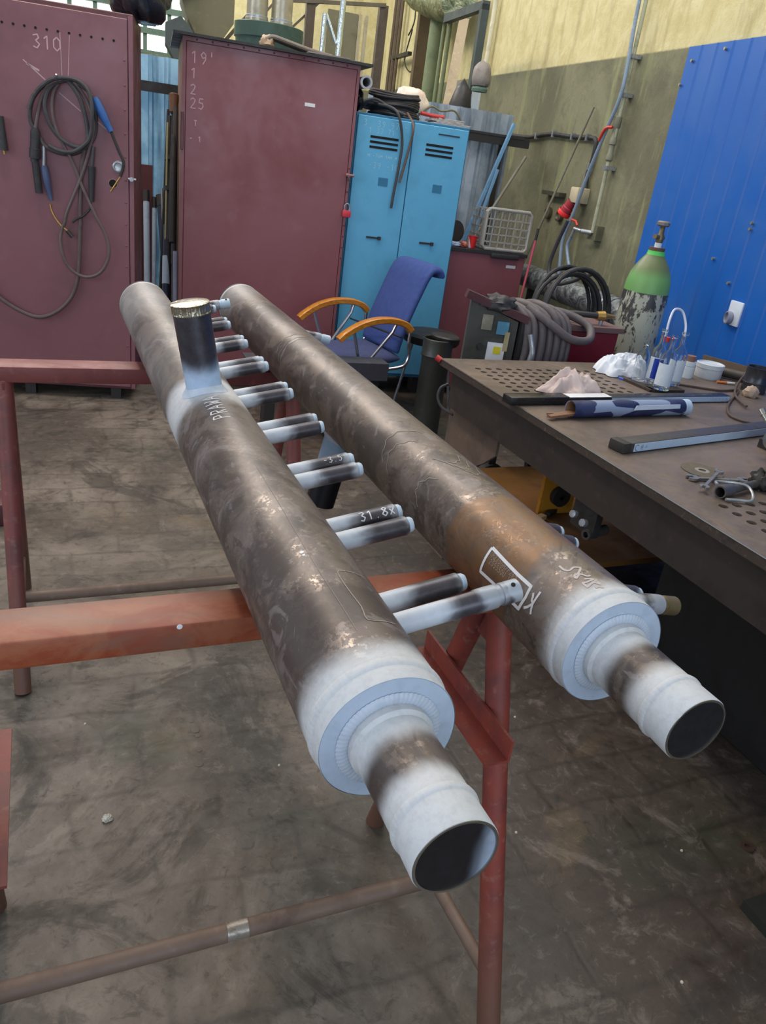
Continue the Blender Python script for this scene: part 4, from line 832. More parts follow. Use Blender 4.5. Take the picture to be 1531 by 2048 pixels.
t = rthing('wooden_plank', 'long pale plank leaning diagonally against the yellow wall', 'plank', 2.42, 6.9)
B().bar((-0.12, 0, 1.2), (0.34, 1.1, 2.85), 0.09, 0.02, updir=(0.25, 1, 0)).done('plank', ply, t, inv=False, smooth=False)
t = rthing('wooden_plank', 'short grey plank leaning behind the galvanised sheet', 'plank', 2.38, 6.6)
B().bar((-0.06, 0, 1.2), (0.06, 0.3, 2.24), 0.08, 0.02, updir=(0.25, 1, 0)).done('plank', worn('grey_plank', (130, 128, 116)), t, inv=False, smooth=False)
t = rthing('black_hood', 'black pointed welding hood resting behind the galvanised sheet', 'welding hood', 2.36, 6.62)
B().lathe([(1.9, 0.10), (2.05, 0.095), (2.16, 0.06), (2.24, 0.0)], seg=20).done('hood', blackst, t, inv=False)
t = rthing('white_board', 'narrow white board standing at the end of the galvanised sheet', 'board', 2.46, 6.55)
B().bb(-0.04, 0, 1.2, 0.03, 0.02, 2.26).done('board', worn('white_board_mat', (190, 200, 208)), t, inv=False, smooth=False)
t = rthing('work_hat', 'grey cloth cap hanging on the white pipe by the yellow wall', 'cap', 2.40, 6.36, 2.24)
crumple('crown', worn('grey_felt', (132, 124, 120), scale=20), t, (0, 0, -0.06), (0.075, 0.075, 0.11), 6, 0.10, 2.0)
B().lathe([(-0.10, 0.0), (-0.10, 0.06), (-0.08, 0.062), (-0.06, 0.05)], seg=20).done('lining', worn('teal_lining', (84, 108, 96)), t, inv=False)
t = rthing('white_pipe', 'slim white pipe running up the yellow wall above the cap', 'pipe', 2.95, 7.75)
B().cyl((0, 0, 2.35), (0, 0, 5.0), 0.022, seg=14).done('pipe', worn('cream_pipe', (206, 202, 176)), t, inv=False)
t = rthing('riser_cables', 'dark pipes and cables running up the yellow wall beside the pilaster', 'cables', 2.9, 10.9)
for (dy, r) in ((0.0, 0.03), (0.16, 0.022), (-0.14, 0.022)): B().tube([(0, dy, 1.0), (0, dy*1.1, 2.4), (0, dy*0.8, 5.0)], r, 8, smooth=3).done('cable', worn('dark_brown_pipe', (88, 74, 56)), t, inv=False)
B().bb(-0.02, -0.7, 2.72, 0.03, 0.1, 2.76).done('bracket', blackst, t, inv=False)
t = rthing('wire_loop', 'thin loose wire looping down the yellow wall', 'wire', 2.93, 10.1)
B().tube([(0, 0.3, 3.5), (0, 0.15, 3.1), (0, 0.35, 2.95), (0, 0.2, 3.0), (0, 0.38, 2.7), (0, 0.1, 2.55), (0, -0.1, 2.6)], 0.008, 6, smooth=5).done('wire', blackrub, t, inv=False)

# ------------------------------------------------------------------ right wall fittings, near part
t = rthing('black_cable', 'thick black cable clipped along the green wall down to the red socket', 'cable', 2.975, 6.9)
cb = [[6.92, 1.905], [6.6, 1.895], [6.474, 1.900], [6.163, 1.922], [5.818, 1.908], [5.52, 1.905], [5.44, 1.892], [5.419, 1.84], [5.427, 1.73], [5.45, 1.66], [5.428, 1.57]]
B().tube([(0, p[0]-6.9, p[1]) for p in cb], 0.016, 10, smooth=5).done('cable', blackrub, t, inv=False)
for (y, z) in ((6.40, 1.905), (6.10, 1.922), (5.78, 1.908), (5.55, 1.905), (5.43, 1.72)): B().box((-0.004, y-6.9, z), (0.036, 0.02, 0.046)).done('clip', zinc, t, inv=False)
wp = worn('wall_pipe_paint', (162, 164, 138), (118, 112, 92), (196, 196, 176), scale=16)
t = rthing('water_pipe', 'vertical water pipe with red handled valve on the green wall', 'pipe', 2.945, 5.145)
B().tube([(0, 0.0, 1.30), (0, 0.0, 1.75), (0, -0.01, 2.15), (0, -0.01, 3.6)], 0.0135, 14, smooth=3).done('pipe', wp, t, inv=False)
B().lathe([(1.76, 0.016), (1.77, 0.024), (1.80, 0.024), (1.81, 0.018), (1.86, 0.018), (1.865, 0.024), (1.90, 0.024), (1.91, 0.019), (1.96, 0.019), (1.97, 0.026), (2.03, 0.026), (2.04, 0.018)], seg=12).done('valve_body', worn('valve_grey', (122, 122, 104)), t, inv=False)
redp = plain('handle_red', (196, 52, 34))
B().tube([(-0.03, 0.0, 1.965), (-0.05, 0.05, 1.955), (-0.05, 0.10, 1.88)], 0.010, 8, smooth=3).done('valve_handle', redp, t, inv=False)
for z in (2.38, 2.16, 1.72): B().bb(-0.02, -0.03, z-0.012, 0.05, 0.03, z+0.012).done('pipe_clip', zinc, t, inv=False)
t = rthing('water_tap', 'small wall tap with a red lever below the water pipe', 'tap', 2.945, 5.15, 1.30)
B().bb(0.0, -0.06, -0.045, 0.055, 0.05, 0.05).done('wall_plate', worn('plate_olive', (96, 92, 72)), t, inv=False)
B().cyl((0, 0, 0), (-0.05, 0.06, 0.0), 0.016).cyl((-0.05, 0.06, 0.0), (-0.06, 0.15, 0.005), 0.013).cyl((-0.06, 0.15, 0.005), (-0.065, 0.165, -0.05), 0.011).done('tap_body', zinc, t, inv=False)
B().tube([(-0.06, 0.12, 0.03), (-0.06, 0.15, 0.055), (-0.06, 0.22, 0.06)], 0.008, 8).done('lever', redp, t, inv=False)
bhose = worn('blue_grey_hose', (128, 146, 166), (92, 104, 116), (170, 186, 200), scale=12, rough=0.35)
t = rthing('blue_hose', 'pale blue hose hanging in front of the water pipe past the red socket', 'hose', 2.91, 5.15)
hp = [[5.155, 3.6], [5.155, 2.688], [5.123, 2.357], [5.123, 2.143], [5.213, 1.935], [5.323, 1.665], [5.413, 1.392], [5.481, 1.21], [5.45, 1.038], [5.42, 0.93]]
B().tube([(0, p[0]-5.15, p[1]) for p in hp], 0.0125, 10, smooth=5).done('hose', bhose, t, inv=False)
t = rthing('short_hose', 'short blue hose hanging from the red lever tap', 'hose', 2.885, 5.32)
B().tube([(0, 0.0, 1.25), (0, 0.03, 1.18), (0, -0.02, 1.10), (0, -0.10, 1.00), (0.0, -0.12, 0.9)], 0.012, 10, smooth=5).done('hose', bhose, t, inv=False)
t = rthing('power_socket', 'red industrial socket under a cream box on the green wall', 'socket', 2.95, 5.45, 1.50)
B().bb(-0.05, -0.055, -0.03, 0.05, 0.06, 0.075).bevel(0.008, 2).done('housing', worn('cream_plastic', (190, 178, 150), (140, 136, 120)), t, inv=False)
B().lathe([(0, 0.036), (0.05, 0.036), (0.055, 0.042), (0.09, 0.042)], (-0.03, 0.03, -0.02), (-0.25, 0.45, -0.9), 20).done('body', plain('socket_dark_red', (164, 44, 56)), t, inv=False)
B().lathe([(0.085, 0.047), (0.09, 0.05), (0.115, 0.05), (0.12, 0.044), (0.12, 0)], (-0.03, 0.03, -0.02), (-0.25, 0.45, -0.9), 24).done('cover', plain('socket_red', (222, 38, 34)), t, inv=False)
t = rthing('steel_bracket', 'dark steel bracket on the green wall left of the red socket', 'bracket', 2.97, 5.85, 1.50)
B().bb(-0.03, -0.10, -0.01, 0.03, 0.20, 0.02).done('bracket', worn('olive_steel', (66, 64, 50)), t, inv=False)
t = rthing('socket_box', 'pair of old round wall boxes below the steel bracket', 'wall box', 2.97, 5.86, 1.36)
for y in (0.10, -0.10): B().lathe([(0, 0.045), (0.03, 0.045), (0.035, 0.03), (0.02, 0.02), (0.02, 0)], (0.03, y, 0), (-1, 0, 0), 16).jitter(0.004, 20).done('round_box', worn('rust_box', (92, 82, 62), (56, 48, 38), scale=20), t, inv=False)
leaner('steel_rod', 'long thin steel rod leaning on the green wall behind the crate', (2.55, 5.72, 0.3), (2.97, 5.56, 2.10), 0.0085, worn('rod_grey', (112, 108, 92)), group='rods leaning by the right wall')
leaner('steel_rod', 'short grey rod leaning beside the galvanised sheet', (2.30, 6.1, 0.8), (2.86, 6.3, 1.74), 0.012, worn('rod_grey2', (128, 124, 110)), group='rods leaning by the right wall')
t = leaner('blue_strip', 'long pale blue strip leaning across the end of the rail', (2.38, 6.25, 0.9), (2.72, 6.32, 1.96), 0.012, worn('strip_blue', (112, 158, 196)), sq=True, cat='strip', group='blue strips by the rail')
leaner('blue_strip', 'short pale blue strip beside the long one', (2.42, 6.2, 0.8), (2.62, 6.25, 1.62), 0.009, D.materials['strip_blue'], sq=True, cat='strip', group='blue strips by the rail')

# low insulated duct
dfo = Mat('grey_duct_foil', 0.35, 0.45); nn1 = dfo.noise(11, 7, 0.7, 1.2); dfo.color(dfo.mix(dfo.rng(nn1, 0.38, 0.6), lin((84, 88, 88)), lin((146, 150, 150)))); dfo.bump(dfo.noise(14, 5, 0.6, 1.5), 0.8, 0.02); dfo = dfo.m
t = rthing('insulated_duct', 'grey foil wrapped duct low along the green wall with a bend', 'duct', 2.80, 5.0)
B().cyl((0, 0.9, 0.90), (0, -0.62, 0.90), 0.085, seg=28).done('duct', dfo, t, inv=False)
B().tube([(0, -0.60, 0.90), (0, -0.72, 0.89), (-0.01, -0.79, 0.82), (-0.01, -0.80, 0.70), (-0.01, -0.80, 0.3)], 0.080, 24, smooth=4).done('elbow', dfo, t, inv=False)
for i in range(2): B().lathe([(0, 0.088), (0.02, 0.09), (0.03, 0.088)], (0, -0.55+i*0.6, 0.90), (0, 1, 0), 28).done('band', zinc, t, inv=False)
for y in (0.6, -0.4): B().bb(-0.03, y-0.02, 0, 0.03, y+0.02, 0.83).done('support', blackst, t, inv=False)

# low maroon cabinet with crate and odds and ends
t = rthing('low_cabinet', 'waist-high maroon cabinet with a black top right of the locker', 'cabinet', 2.03, 5.45)
B().bb(0, 0, 0.05, 0.59, 0.42, 1.056).bevel(0.004, 1).done('body', maroon2, t, inv=False)
B().bb(-0.008, -0.015, 1.056, 0.60, 0.43, 1.078).done('top', blackst, t, inv=False)
B().bb(0.45, -0.003, 0.972, 0.525, 0.0, 0.993).done('label_sticker', plain('label_pale', (204, 204, 206)), t, inv=False)
B().bb(0.31, -0.03, 1.035, 0.53, 0.0, 1.068).bevel(0.008, 2).done('pad', blackrub, t, inv=False)
for x in (0.06, 0.5): B().bb(x-0.03, 0.05, 0, x+0.03, 0.35, 0.05).done('foot', blackst, t, inv=False)
crm = worn('grey_crate_plastic', (158, 154, 148), (112, 108, 102), (190, 187, 182), scale=16, rough=0.5)
t = rthing('plastic_crate', 'grey open lattice crate standing on its side on the low cabinet', 'crate', 2.275, 5.47, 1.080)
w, h, d = 0.345, 0.270, 0.28
def rrect(y, w0, h0, x0=0, z0=0): return [(x0+0.02, y, z0), (x0+w0-0.02, y, z0), (x0+w0, y, z0+0.02), (x0+w0, y, z0+h0-0.02), (x0+w0-0.02, y, z0+h0), (x0+0.02, y, z0+h0), (x0, y, z0+h0-0.02), (x0, y, z0+0.02)]
b = B(); b.tube(rrect(0, w, h, 0, 0.012), 0.012, 8, closed=True).tube(rrect(0.03, w, h, 0, 0.012), 0.008, 8, closed=True); b.done('rim', crm, t, inv=False)
b = B()
for i in range(6):
    x = 0.03+i*(w-0.06)/5; b.bb(x-0.004, d-0.01, 0.02, x+0.004, d, h)
for i in range(5):
    z = 0.04+i*(h-0.06)/4; b.bb(0.0, d-0.01, z-0.004, w, d, z+0.004)
b.done('base_lattice', crm, t, inv=False, smooth=False)
for nm, xx in (('side_lattice', 0.0), ('side_lattice', w-0.006)):
    b = B()
    for z in (0.03, 0.09, 0.15, 0.21): b.bb(xx, 0, z-0.004, xx+0.006, d, z+0.004)
    for y in (0.08, 0.14, 0.20, 0.26): b.bb(xx, y-0.004, 0.015, xx+0.006, y+0.004, h)
    b.done(nm, crm, t, inv=False, smooth=False)
for zz in (0.005, h):
    b = B()
    for x in (0.04, 0.12, 0.2, 0.28): b.bb(x-0.004, 0, zz, x+0.004, d, zz+0.006)
    for y in (0.08, 0.14, 0.20, 0.26): b.bb(0.01, y-0.004, zz, w-0.01, y+0.004, zz+0.006)
    b.done('side_lattice', crm, t, inv=False, smooth=False)
b = B()
for i in range(5):
    x = 0.055+i*0.056; b.bb(x-0.0035, -0.006, 0.015, x+0.0035, 0.002, h+0.005)
for i in range(4):
    z = 0.06+i*0.052; b.bb(0.0, -0.006, z-0.0035, w, 0.002, z+0.0035)
b.done('front_lattice', crm, t, inv=False, smooth=False)
t = rthing('paper_cup', 'red and white paper cup on the low cabinet', 'cup', 2.215, 5.53, 1.080)
B().lathe([(0, 0), (0, 0.026), (0.078, 0.035), (0.08, 0.037), (0.08, 0.033), (0.005, 0.024)], seg=24).done('cup', plain('cup_red', (216, 34, 34)), t, inv=False)
b = B(); b.grid(lambda u, v: (0.0 + (0.0265+0.0088*v+0.0004)*math.cos(PI*1.02+u*1.0*(1-v*0.7)), (0.0265+0.0088*v+0.0004)*math.sin(PI*1.02+u*1.0*(1-v*0.7)), 0.078*v), 8, 8); b.done('white_panel', plain('cup_white', (232, 222, 226)), t, inv=False)
t = rthing('grinding_disc', 'dark round disc leaning behind the paper cup', 'disc', 2.13, 5.70, 1.080)
B().lathe([(0, 0), (0, 0.075), (0.02, 0.078), (0.024, 0)], (0, 0, 0.085), (0.35, -1, 0.1), 32).done('disc', worn('black_disc', (50, 46, 46)), t, inv=False)
t = rthing('snack_wrappers', 'red and blue crumpled wrappers left of the paper cup', 'wrapper', 2.10, 5.52, 1.080)
crumple('wrapper', worn('wrapper_mix', (150, 170, 200), (200, 60, 50), scale=30, dirt=0.8, rough=0.3), t, (-0.02, 0, 0), (0.05, 0.03, 0.02), 4, 0.4)
crumple('wrapper', worn('wrapper_red', (196, 96, 70), (90, 70, 90), scale=30, dirt=0.8, rough=0.3), t, (0.05, 0, 0), (0.03, 0.03, 0.025), 8, 0.4)
t = rthing('pink_rod', 'slim pink rod standing in front of the crate right side', 'rod', 2.60, 5.38, 0.57)
B().cyl((0, 0, 0), (0.05, 0.02, 0.62), 0.009, seg=12).done('rod', plain('rod_pink', (196, 84, 104)), t, inv=False)
B().cyl((0.05, 0.02, 0.62), (0.055, 0.022, 0.70), 0.010, seg=12).done('grip', blackrub, t, inv=False)

# ------------------------------------------------------------------ gas cylinder
GC = Mat('cylinder_paint', 0.42); z = GC.axis(2); n1 = GC.noise(7, 8, 0.72, 0.4, GC.mapped((1.6, 1.6, 0.9))); n2 = GC.noise(26, 6, 0.7, 0.3, GC.mapped((1.5, 1.5, 0.5))); n3 = GC.noise(4, 3)
low = GC.mix(GC.rng(GC.math('ADD', n1, GC.math('MULTIPLY', GC.rng(z, 0.86, 1.10), 0.13)), 0.605, 0.63), lin((172, 172, 156)), lin((62, 60, 60)))
low = GC.mix(GC.rng(n2, 0.56, 0.62), low, lin((66, 64, 58)))
topc = GC.mix(GC.rng(GC.math('ADD', z, GC.math('MULTIPLY', n3, 0.04)), 1.22, 1.28), lin((110, 160, 92)), lin((102, 114, 74)))
topc = GC.mix(GC.rng(GC.math('ADD', z, GC.math('MULTIPLY', n3, 0.01)), 1.318, 1.322), topc, lin((80, 186, 84)))
GC.color(GC.mix(GC.rng(GC.math('ADD', z, GC.math('MULTIPLY', n2, 0.006)), 1.128, 1.133), low, topc)); GC = GC.m
t = thing('gas_cylinder', 'tall gas cylinder with green shoulder and flaking grey body by the blue wall', 'gas cylinder', (2.96, 3.36, 0))
rc = 0.118
B().lathe([(0, 0), (0, 0.10), (0.03, rc), (1.12, rc), (1.17, rc*0.975), (1.22, rc*0.88), (1.26, rc*0.72), (1.295, rc*0.52), (1.315, rc*0.40), (1.335, rc*0.36), (1.335, 0)], seg=48).done('body', GC, t, inv=False)
B().lathe([(1.335, 0.0), (1.335, 0.040), (1.352, 0.040), (1.352, 0.0)], seg=28).done('neck_ring', worn('neck_rust', (96, 74, 58)), t, inv=False)
B().lathe([(1.352, 0.018), (1.375, 0.018), (1.375, 0)], seg=20).done('collar', plain('white_seal', (224, 226, 230)), t, inv=False)
vb = worn('valve_brass', (126, 112, 86), metal=0.6, rough=0.4, scale=25)
B().lathe([(1.372, 0.016), (1.39, 0.020), (1.41, 0.020), (1.42, 0.014), (1.455, 0.012), (1.46, 0.010)], seg=14).cyl((0, 0, 1.40), (-0.045, -0.01, 1.405), 0.012, seg=12).cyl((0, 0, 1.402), (0.03, 0.01, 1.40), 0.010, seg=12).done('valve', vb, t, inv=False)
B().lathe([(1.455, 0.0), (1.455, 0.026), (1.462, 0.033), (1.476, 0.033), (1.482, 0.026), (1.482, 0)], seg=10).done('hand_wheel', worn('wheel_grey', (130, 124, 120), metal=0.5), t, inv=False)

# ------------------------------------------------------------------ chair, stool, drum, channel
CA = math.radians(188); fab = worn('blue_upholstery', (58, 78, 140), (46, 62, 118), (74, 94, 154), scale=30, dirt=0.3, wear=0.2, rough=0.85, bump=0.1)
fabs = worn('blue_upholstery_seat', (64, 72, 112), (50, 56, 88), scale=30, dirt=0.3, rough=0.85)
wood = Mat('varnished_beech', 0.3); wn = wood.noise(6, 5, 0.6, 2.0, wood.mapped((2, 12, 12))); wood.color(wood.mix(wood.rng(wn, 0.35, 0.65), lin((206, 138, 48)), lin((176, 104, 30)))); wood = wood.m
chrome = Mat('chrome_tube', 0.22, 0.9); chrome.color(lin((190, 192, 196))); chrome = chrome.m
t = thing('visitor_chair', 'blue upholstered high-back chair with orange wooden arms in front of the locker', 'chair', (1.84, 4.65, 0), CA)
def shell(path, w, th):   # path [(x,z)] centre line; side-extruded padded shell
    P = cr([(p[0], 0, p[1]) for p in path], 6); b = B(); n = len(P); rows = []
    for i, p in enumerate(P):
        tg = (P[min(i+1, n-1)]-P[max(i-1, 0)]).normalized(); nn_ = Vector((-tg.z, 0, tg.x)); e_ = min(1.0, min(i, n-1-i)/2.0+0.35)
        ring = []
        for k in range(16):
            a = 2*PI*k/16; cy = math.copysign(abs(math.cos(a))**0.35, math.cos(a)); sn = math.copysign(abs(math.sin(a))**0.8, math.sin(a))
            ring.append(b.bm.verts.new(p+Vector((0, w/2*cy, 0))+nn_*(th/2*sn*e_)))
        rows.append(ring)
    for a_, b_ in zip(rows[:-1], rows[1:]):
        for k in range(16): b.bm.faces.new((a_[k], a_[(k+1) % 16], b_[(k+1) % 16], b_[k]))
    b.bm.faces.new(rows[0]); b.bm.faces.new(rows[-1]); return b
shell([(-0.20, 0.47), (-0.215, 0.55), (-0.26, 0.70), (-0.33, 0.88), (-0.365, 0.955), (-0.40, 0.99), (-0.45, 0.985), (-0.47, 0.95)], 0.45, 0.065).done('backrest', fab, t, inv=False, ang=50)
shell([(-0.22, 0.44), (-0.05, 0.425), (0.12, 0.43), (0.25, 0.445), (0.30, 0.42)], 0.47, 0.07).done('seat', fabs, t, inv=False, ang=50)
for s in (-1, 1):
    y = s*0.285
    ap = cr([(-0.235, y, 0.635), (-0.19, y, 0.672), (-0.10, y, 0.694), (0.02, y, 0.692), (0.13, y, 0.662), (0.22, y, 0.612), (0.265, y, 0.575)], 5)
    b = B(); rows = []
    for i, p in enumerate(ap):
        tg = (ap[min(i+1, len(ap)-1)]-ap[max(i-1, 0)]).normalized(); nn_ = Vector((-tg.z, 0, tg.x))
        rows.append([b.bm.verts.new(p+Vector((0, dy*0.027, 0))+nn_*dz*0.019) for dy, dz in ((-1, -.7), (-.7, -1), (.7, -1), (1, -.7), (1, .7), (.7, 1), (-.7, 1), (-1, .7))])
    for a_, b_ in zip(rows[:-1], rows[1:]):
        for k in range(8): b.bm.faces.new((a_[k], a_[(k+1) % 8], b_[(k+1) % 8], b_[k]))
    b.bm.faces.new(rows[0]); b.bm.faces.new(rows[-1]); b.done('armrest', wood, t, inv=False, ang=50)
    B().tube([(0.17, y, 0.635), (0.10, y*0.93, 0.43)], 0.010, 10).done('arm_support', chrome, t, inv=False)
    B().tube([(-0.13, y, 0.685), (-0.11, y*0.97, 0.62), (0.03, y*0.90, 0.43)], 0.011, 10).done('arm_support', chrome, t, inv=False)
    B().tube([(-0.235, y, 0.63), (-0.235, y, 0.55), (-0.25, y, 0.48), (-0.22, y, 0.41), (-0.12, y*0.95, 0.385)], 0.011, 10, smooth=5).done('frame_bend', chrome, t, inv=False)
    B().tube([(-0.12, y*0.95, 0.385), (0.20, y*0.9, 0.375), (0.27, y*0.9, 0.33), (0.25, y*0.9, 0.02), (0.20, y*0.9, 0.012), (-0.30, y*0.9, 0.012)], 0.011, 10, smooth=4).done('leg', chrome, t, inv=False)
B().cyl((-0.10, -0.26, 0.585), (-0.19, 0.26, 0.585), 0.006, seg=8).done('cross_rod', blackst, t, inv=False)
t = thing('steel_channel', 'dark steel channel lying level just in front of the blue chair', 'steel channel', (1.39, 4.25, 0), math.radians(-2))
B().prism([(-0.35, -0.05, 0.37), (-0.35, 0.10, 0.37), (-0.35, 0.10, 0.378), (-0.35, -0.042, 0.378), (-0.35, -0.042, 0.467), (-0.35, 0.10, 0.467), (-0.35, 0.10, 0.475), (-0.35, -0.05, 0.475)], (0.86, 0, 0)).done('channel', worn('dark_channel', (60, 60, 68), (40, 40, 44), (96, 94, 100), scale=7), t, inv=False, smooth=False)
for x in (-0.2, 0.18): B().bb(x-0.03, -0.04, 0, x+0.03, 0.06, 0.37).done('stand', blackst, t, inv=False)
t = thing('round_stool', 'low round black stool behind the steel drum', 'stool', (2.48, 4.82, 0))
B().lathe([(0.47, 0), (0.47, 0.19), (0.485, 0.20), (0.52, 0.20), (0.535, 0.18), (0.54, 0)], seg=36).done('seat', blackrub, t, inv=False)
for k in range(4):
    a = math.radians(150+90*k); B().cyl((0.12*math.cos(a), 0.12*math.sin(a), 0.47), (0.20*math.cos(a), 0.20*math.sin(a), 0), 0.010, seg=10).done('leg', zinc, t, inv=False)
drm = worn('dark_drum_steel', (66, 68, 64), (46, 46, 44), (92, 94, 88), scale=5, rough=0.42, metal=0.3)
t = thing('steel_drum', 'dark upright steel tube bin between the chair and the welding table', 'bin', (2.25, 4.27, 0))
B().lathe([(0, 0), (0, 0.088), (0.50, 0.088), (0.52, 0.098), (0.53, 0.094), (0.62, 0.094), (0.625, 0.090), (0.62, 0.085), (0.05, 0.080), (0.05, 0)], seg=40).done('body', drm, t, inv=False)
B().lathe([(0.622, 0), (0.622, 0.090), (0.637, 0.094), (0.645, 0.085), (0.645, 0)], (0.015, 0, 0), (0.05, 0, 1), 36).done('lid', blackst, t, inv=False)

# ------------------------------------------------------------------ welding table
TT = 0.86
tabm = Mat('worn_table_steel', 0.42, 0.25); n1 = tabm.noise(2.2, 8, 0.7, 0.5); n2 = tabm.noise(14, 8, 0.72, 0.8); n3 = tabm.noise(70, 5, 0.7)
cc_ = tabm.mix(tabm.rng(n1, 0.38, 0.64), lin((98, 86, 77)), lin((124, 108, 97))); cc_ = tabm.mix(tabm.math('MULTIPLY', tabm.rng(n2, 0.52, 0.68), 0.55), cc_, lin((84, 73, 66)))
cc_ = tabm.mix(tabm.math('MULTIPLY', tabm.rng(n2, 0.40, 0.28), 0.35), cc_, lin((152, 142, 132))); tabm.color(cc_); tabm.rough(tabm.rng(n2, 0.3, 0.7, 0.36, 0.62)); tabm.bump(n3, 0.12)
edgem = worn('table_edge_steel', (84, 74, 68), (48, 42, 38), (140, 128, 118), scale=16, dirt=0.6, wear=0.45, rough=0.45, metal=0.3)
beamm = worn('table_beam_steel', (66, 58, 54), (40, 35, 33), (104, 82, 72), scale=4, dirt=0.6, wear=0.35, rough=0.5, metal=0.2)
t = thing('welding_table', 'large dark steel welding table with a drilled hole pattern on the right', 'table', (2.4, 1.7, 0))
X0, X1, Y0, Y1 = 1.535, 2.98, 0.42, 2.87
zones = [(1.610, 2.343, 12, 8), (1.645, 0.505, 8, 18)]
b = B()
xs = sorted(set([X0, X1]+[round(z[0]+i*0.05, 4) for z in zones for i in (0, z[2])])); ys = sorted(set([Y0, Y1]+[round(z[1]+i*0.05, 4) for z in zones for i in (0, z[3])]))
def inzone(x, y):
    return any(z[0] < x < z[0]+z[2]*0.05 and z[1] < y < z[1]+z[3]*0.05 for z in zones)
for i in range(len(xs)-1):
    for j in range(len(ys)-1):
        if not inzone((xs[i]+xs[i+1])/2, (ys[j]+ys[j+1])/2):
            b.bm.faces.new([b.bm.verts.new(p) for p in ((xs[i], ys[j], TT), (xs[i+1], ys[j], TT), (xs[i+1], ys[j+1], TT), (xs[i], ys[j+1], TT))])
for (zx, zy, nx, ny) in zones:
    for i in range(nx):
        for j in range(ny):
            cx, cy = zx+i*0.05+0.025, zy+j*0.05+0.025; O, I, I2 = [], [], []
            for k in range(16):
                a = PI/8*k; c_, s_ = math.cos(a), math.sin(a); m_ = 0.025/max(abs(c_), abs(s_))
                O.append(b.bm.verts.new((cx+c_*m_, cy+s_*m_, TT))); I.append(b.bm.verts.new((cx+c_*0.0135, cy+s_*0.0135, TT))); I2.append(b.bm.verts.new((cx+c_*0.0135, cy+s_*0.0135, TT-0.022)))
            for k in range(16):
                k2 = (k+1) % 16; b.bm.faces.new((O[k], O[k2], I[k2], I[k])); b.bm.faces.new((I[k], I[k2], I2[k2], I2[k]))
bmesh.ops.remove_doubles(b.bm, verts=b.bm.verts[:], dist=1e-5)
b.prism([(X1, Y0, TT), (3.20, Y1, TT), (X1, Y1, TT)], (0, 0, -0.028))
b.done('table_top', tabm.m, t, smooth=False)
b = B()
for q in ((X0, Y0, X0+0.003, Y1), (X1-0.003, Y0, X1, Y1), (X0, Y1-0.003, X1, Y1), (X0, Y0, X1, Y0+0.003)): b.bb(q[0], q[1], TT-0.028, q[2], q[3], TT-0.0004)
b.bb(X0+0.004, Y0+0.004, TT-0.030, X1-0.004, Y1-0.004, TT-0.027); b.done('plate_edge', edgem, t, smooth=False)
# bright ground arris along the front edge
B().tube([(X0, Y0, TT-0.001), (X0, Y1, TT-0.001)], 0.0022, 6).done('bright_edge', bright, t)
for (x, y0, y1) in ((X0+0.025, Y0+0.05, Y1-0.08), (X1-0.06, Y0+0.05, Y1-0.08)):
    b = B().bb(x, y0, TT-0.175, x+0.008, y1, TT-0.028).bb(x, y0, TT-0.183, x+0.06, y1, TT-0.175).bb(x-0.012, y0, TT-0.040, x+0.06, y1, TT-0.030)
    b.done('side_beam', beamm, t, smooth=False)
for y in (Y0+0.1, Y1-0.12): B().bb(X0+0.04, y, TT-0.17, X1-0.06, y+0.01, TT-0.03).done('end_beam', beamm, t, smooth=False)
legm = worn('table_leg_plate', (110, 92, 80), (74, 60, 52), (140, 120, 106), scale=5, dirt=0.6, wear=0.3)
for xx in (X0+0.055, X1-0.12):
    B().prism([(xx, 2.80, 0.83), (xx, 2.80, 0.0), (xx, 2.66, 0.0), (xx, 2.62, 0.45), (xx, 2.48, 0.535), (xx, 2.40, 0.60), (xx, 2.40, 0.83)], (0.012, 0, 0)).prism([(xx, 2.80, 0.83), (xx, 2.80, 0.0), (xx+0.10, 2.80, 0.0), (xx+0.14, 2.80, 0.5), (xx+0.34, 2.80, 0.62), (xx+0.34, 2.80, 0.83)], (0, 0.012, 0)).done('leg', legm, t, smooth=False)
    B().prism([(xx, 0.50, 0.80), (xx, 0.50, 0.03), (xx, 0.64, 0.03), (xx, 0.68, 0.45), (xx, 0.90, 0.52), (xx, 0.985, 0.60), (xx, 0.93, 0.80)], (0.012, 0, 0)).prism([(xx, 0.50, 0.83), (xx, 0.50, 0.03), (xx+0.10, 0.50, 0.03), (xx+0.14, 0.50, 0.5), (xx+0.34, 0.50, 0.62), (xx+0.34, 0.50, 0.83)], (0, 0.012, 0)).done('leg', beamm, t, smooth=False)
    B().bb(xx-0.05, 0.50, 0, xx+0.08, 0.83, 0.03).done('foot_plate', worn('foot_dark', (34, 36, 30)), t, smooth=False)
B().tube([(X0+0.004, Y1-0.002, TT-0.010), (X0-0.012, Y1+0.014, TT+0.000)], 0.013, 12).done('red_corner', plain('corner_red', (186, 44, 46)), t)
b = B().bar((3.04, 2.92, TT+0.020), (3.14, 2.67, TT+0.020), 0.008, 0.05); b.done('back_upstand', worn('upstand_brown', (104, 84, 64)), t, smooth=False)
# hanging hook rod at the far left corner
t = thing('bent_rod', 'bent steel rod hooked on the far left corner of the table', 'rod', (1.56, 2.86, 0.62))
B().tube([(0.03, 0.0, 0.13), (0.0, 0.01, 0.11), (-0.012, 0.0, 0.07), (0.0, -0.03, 0.035), (0.03, -0.08, 0.02)], 0.0065, 8, smooth=5).done('rod', darkrub, t, inv=False)

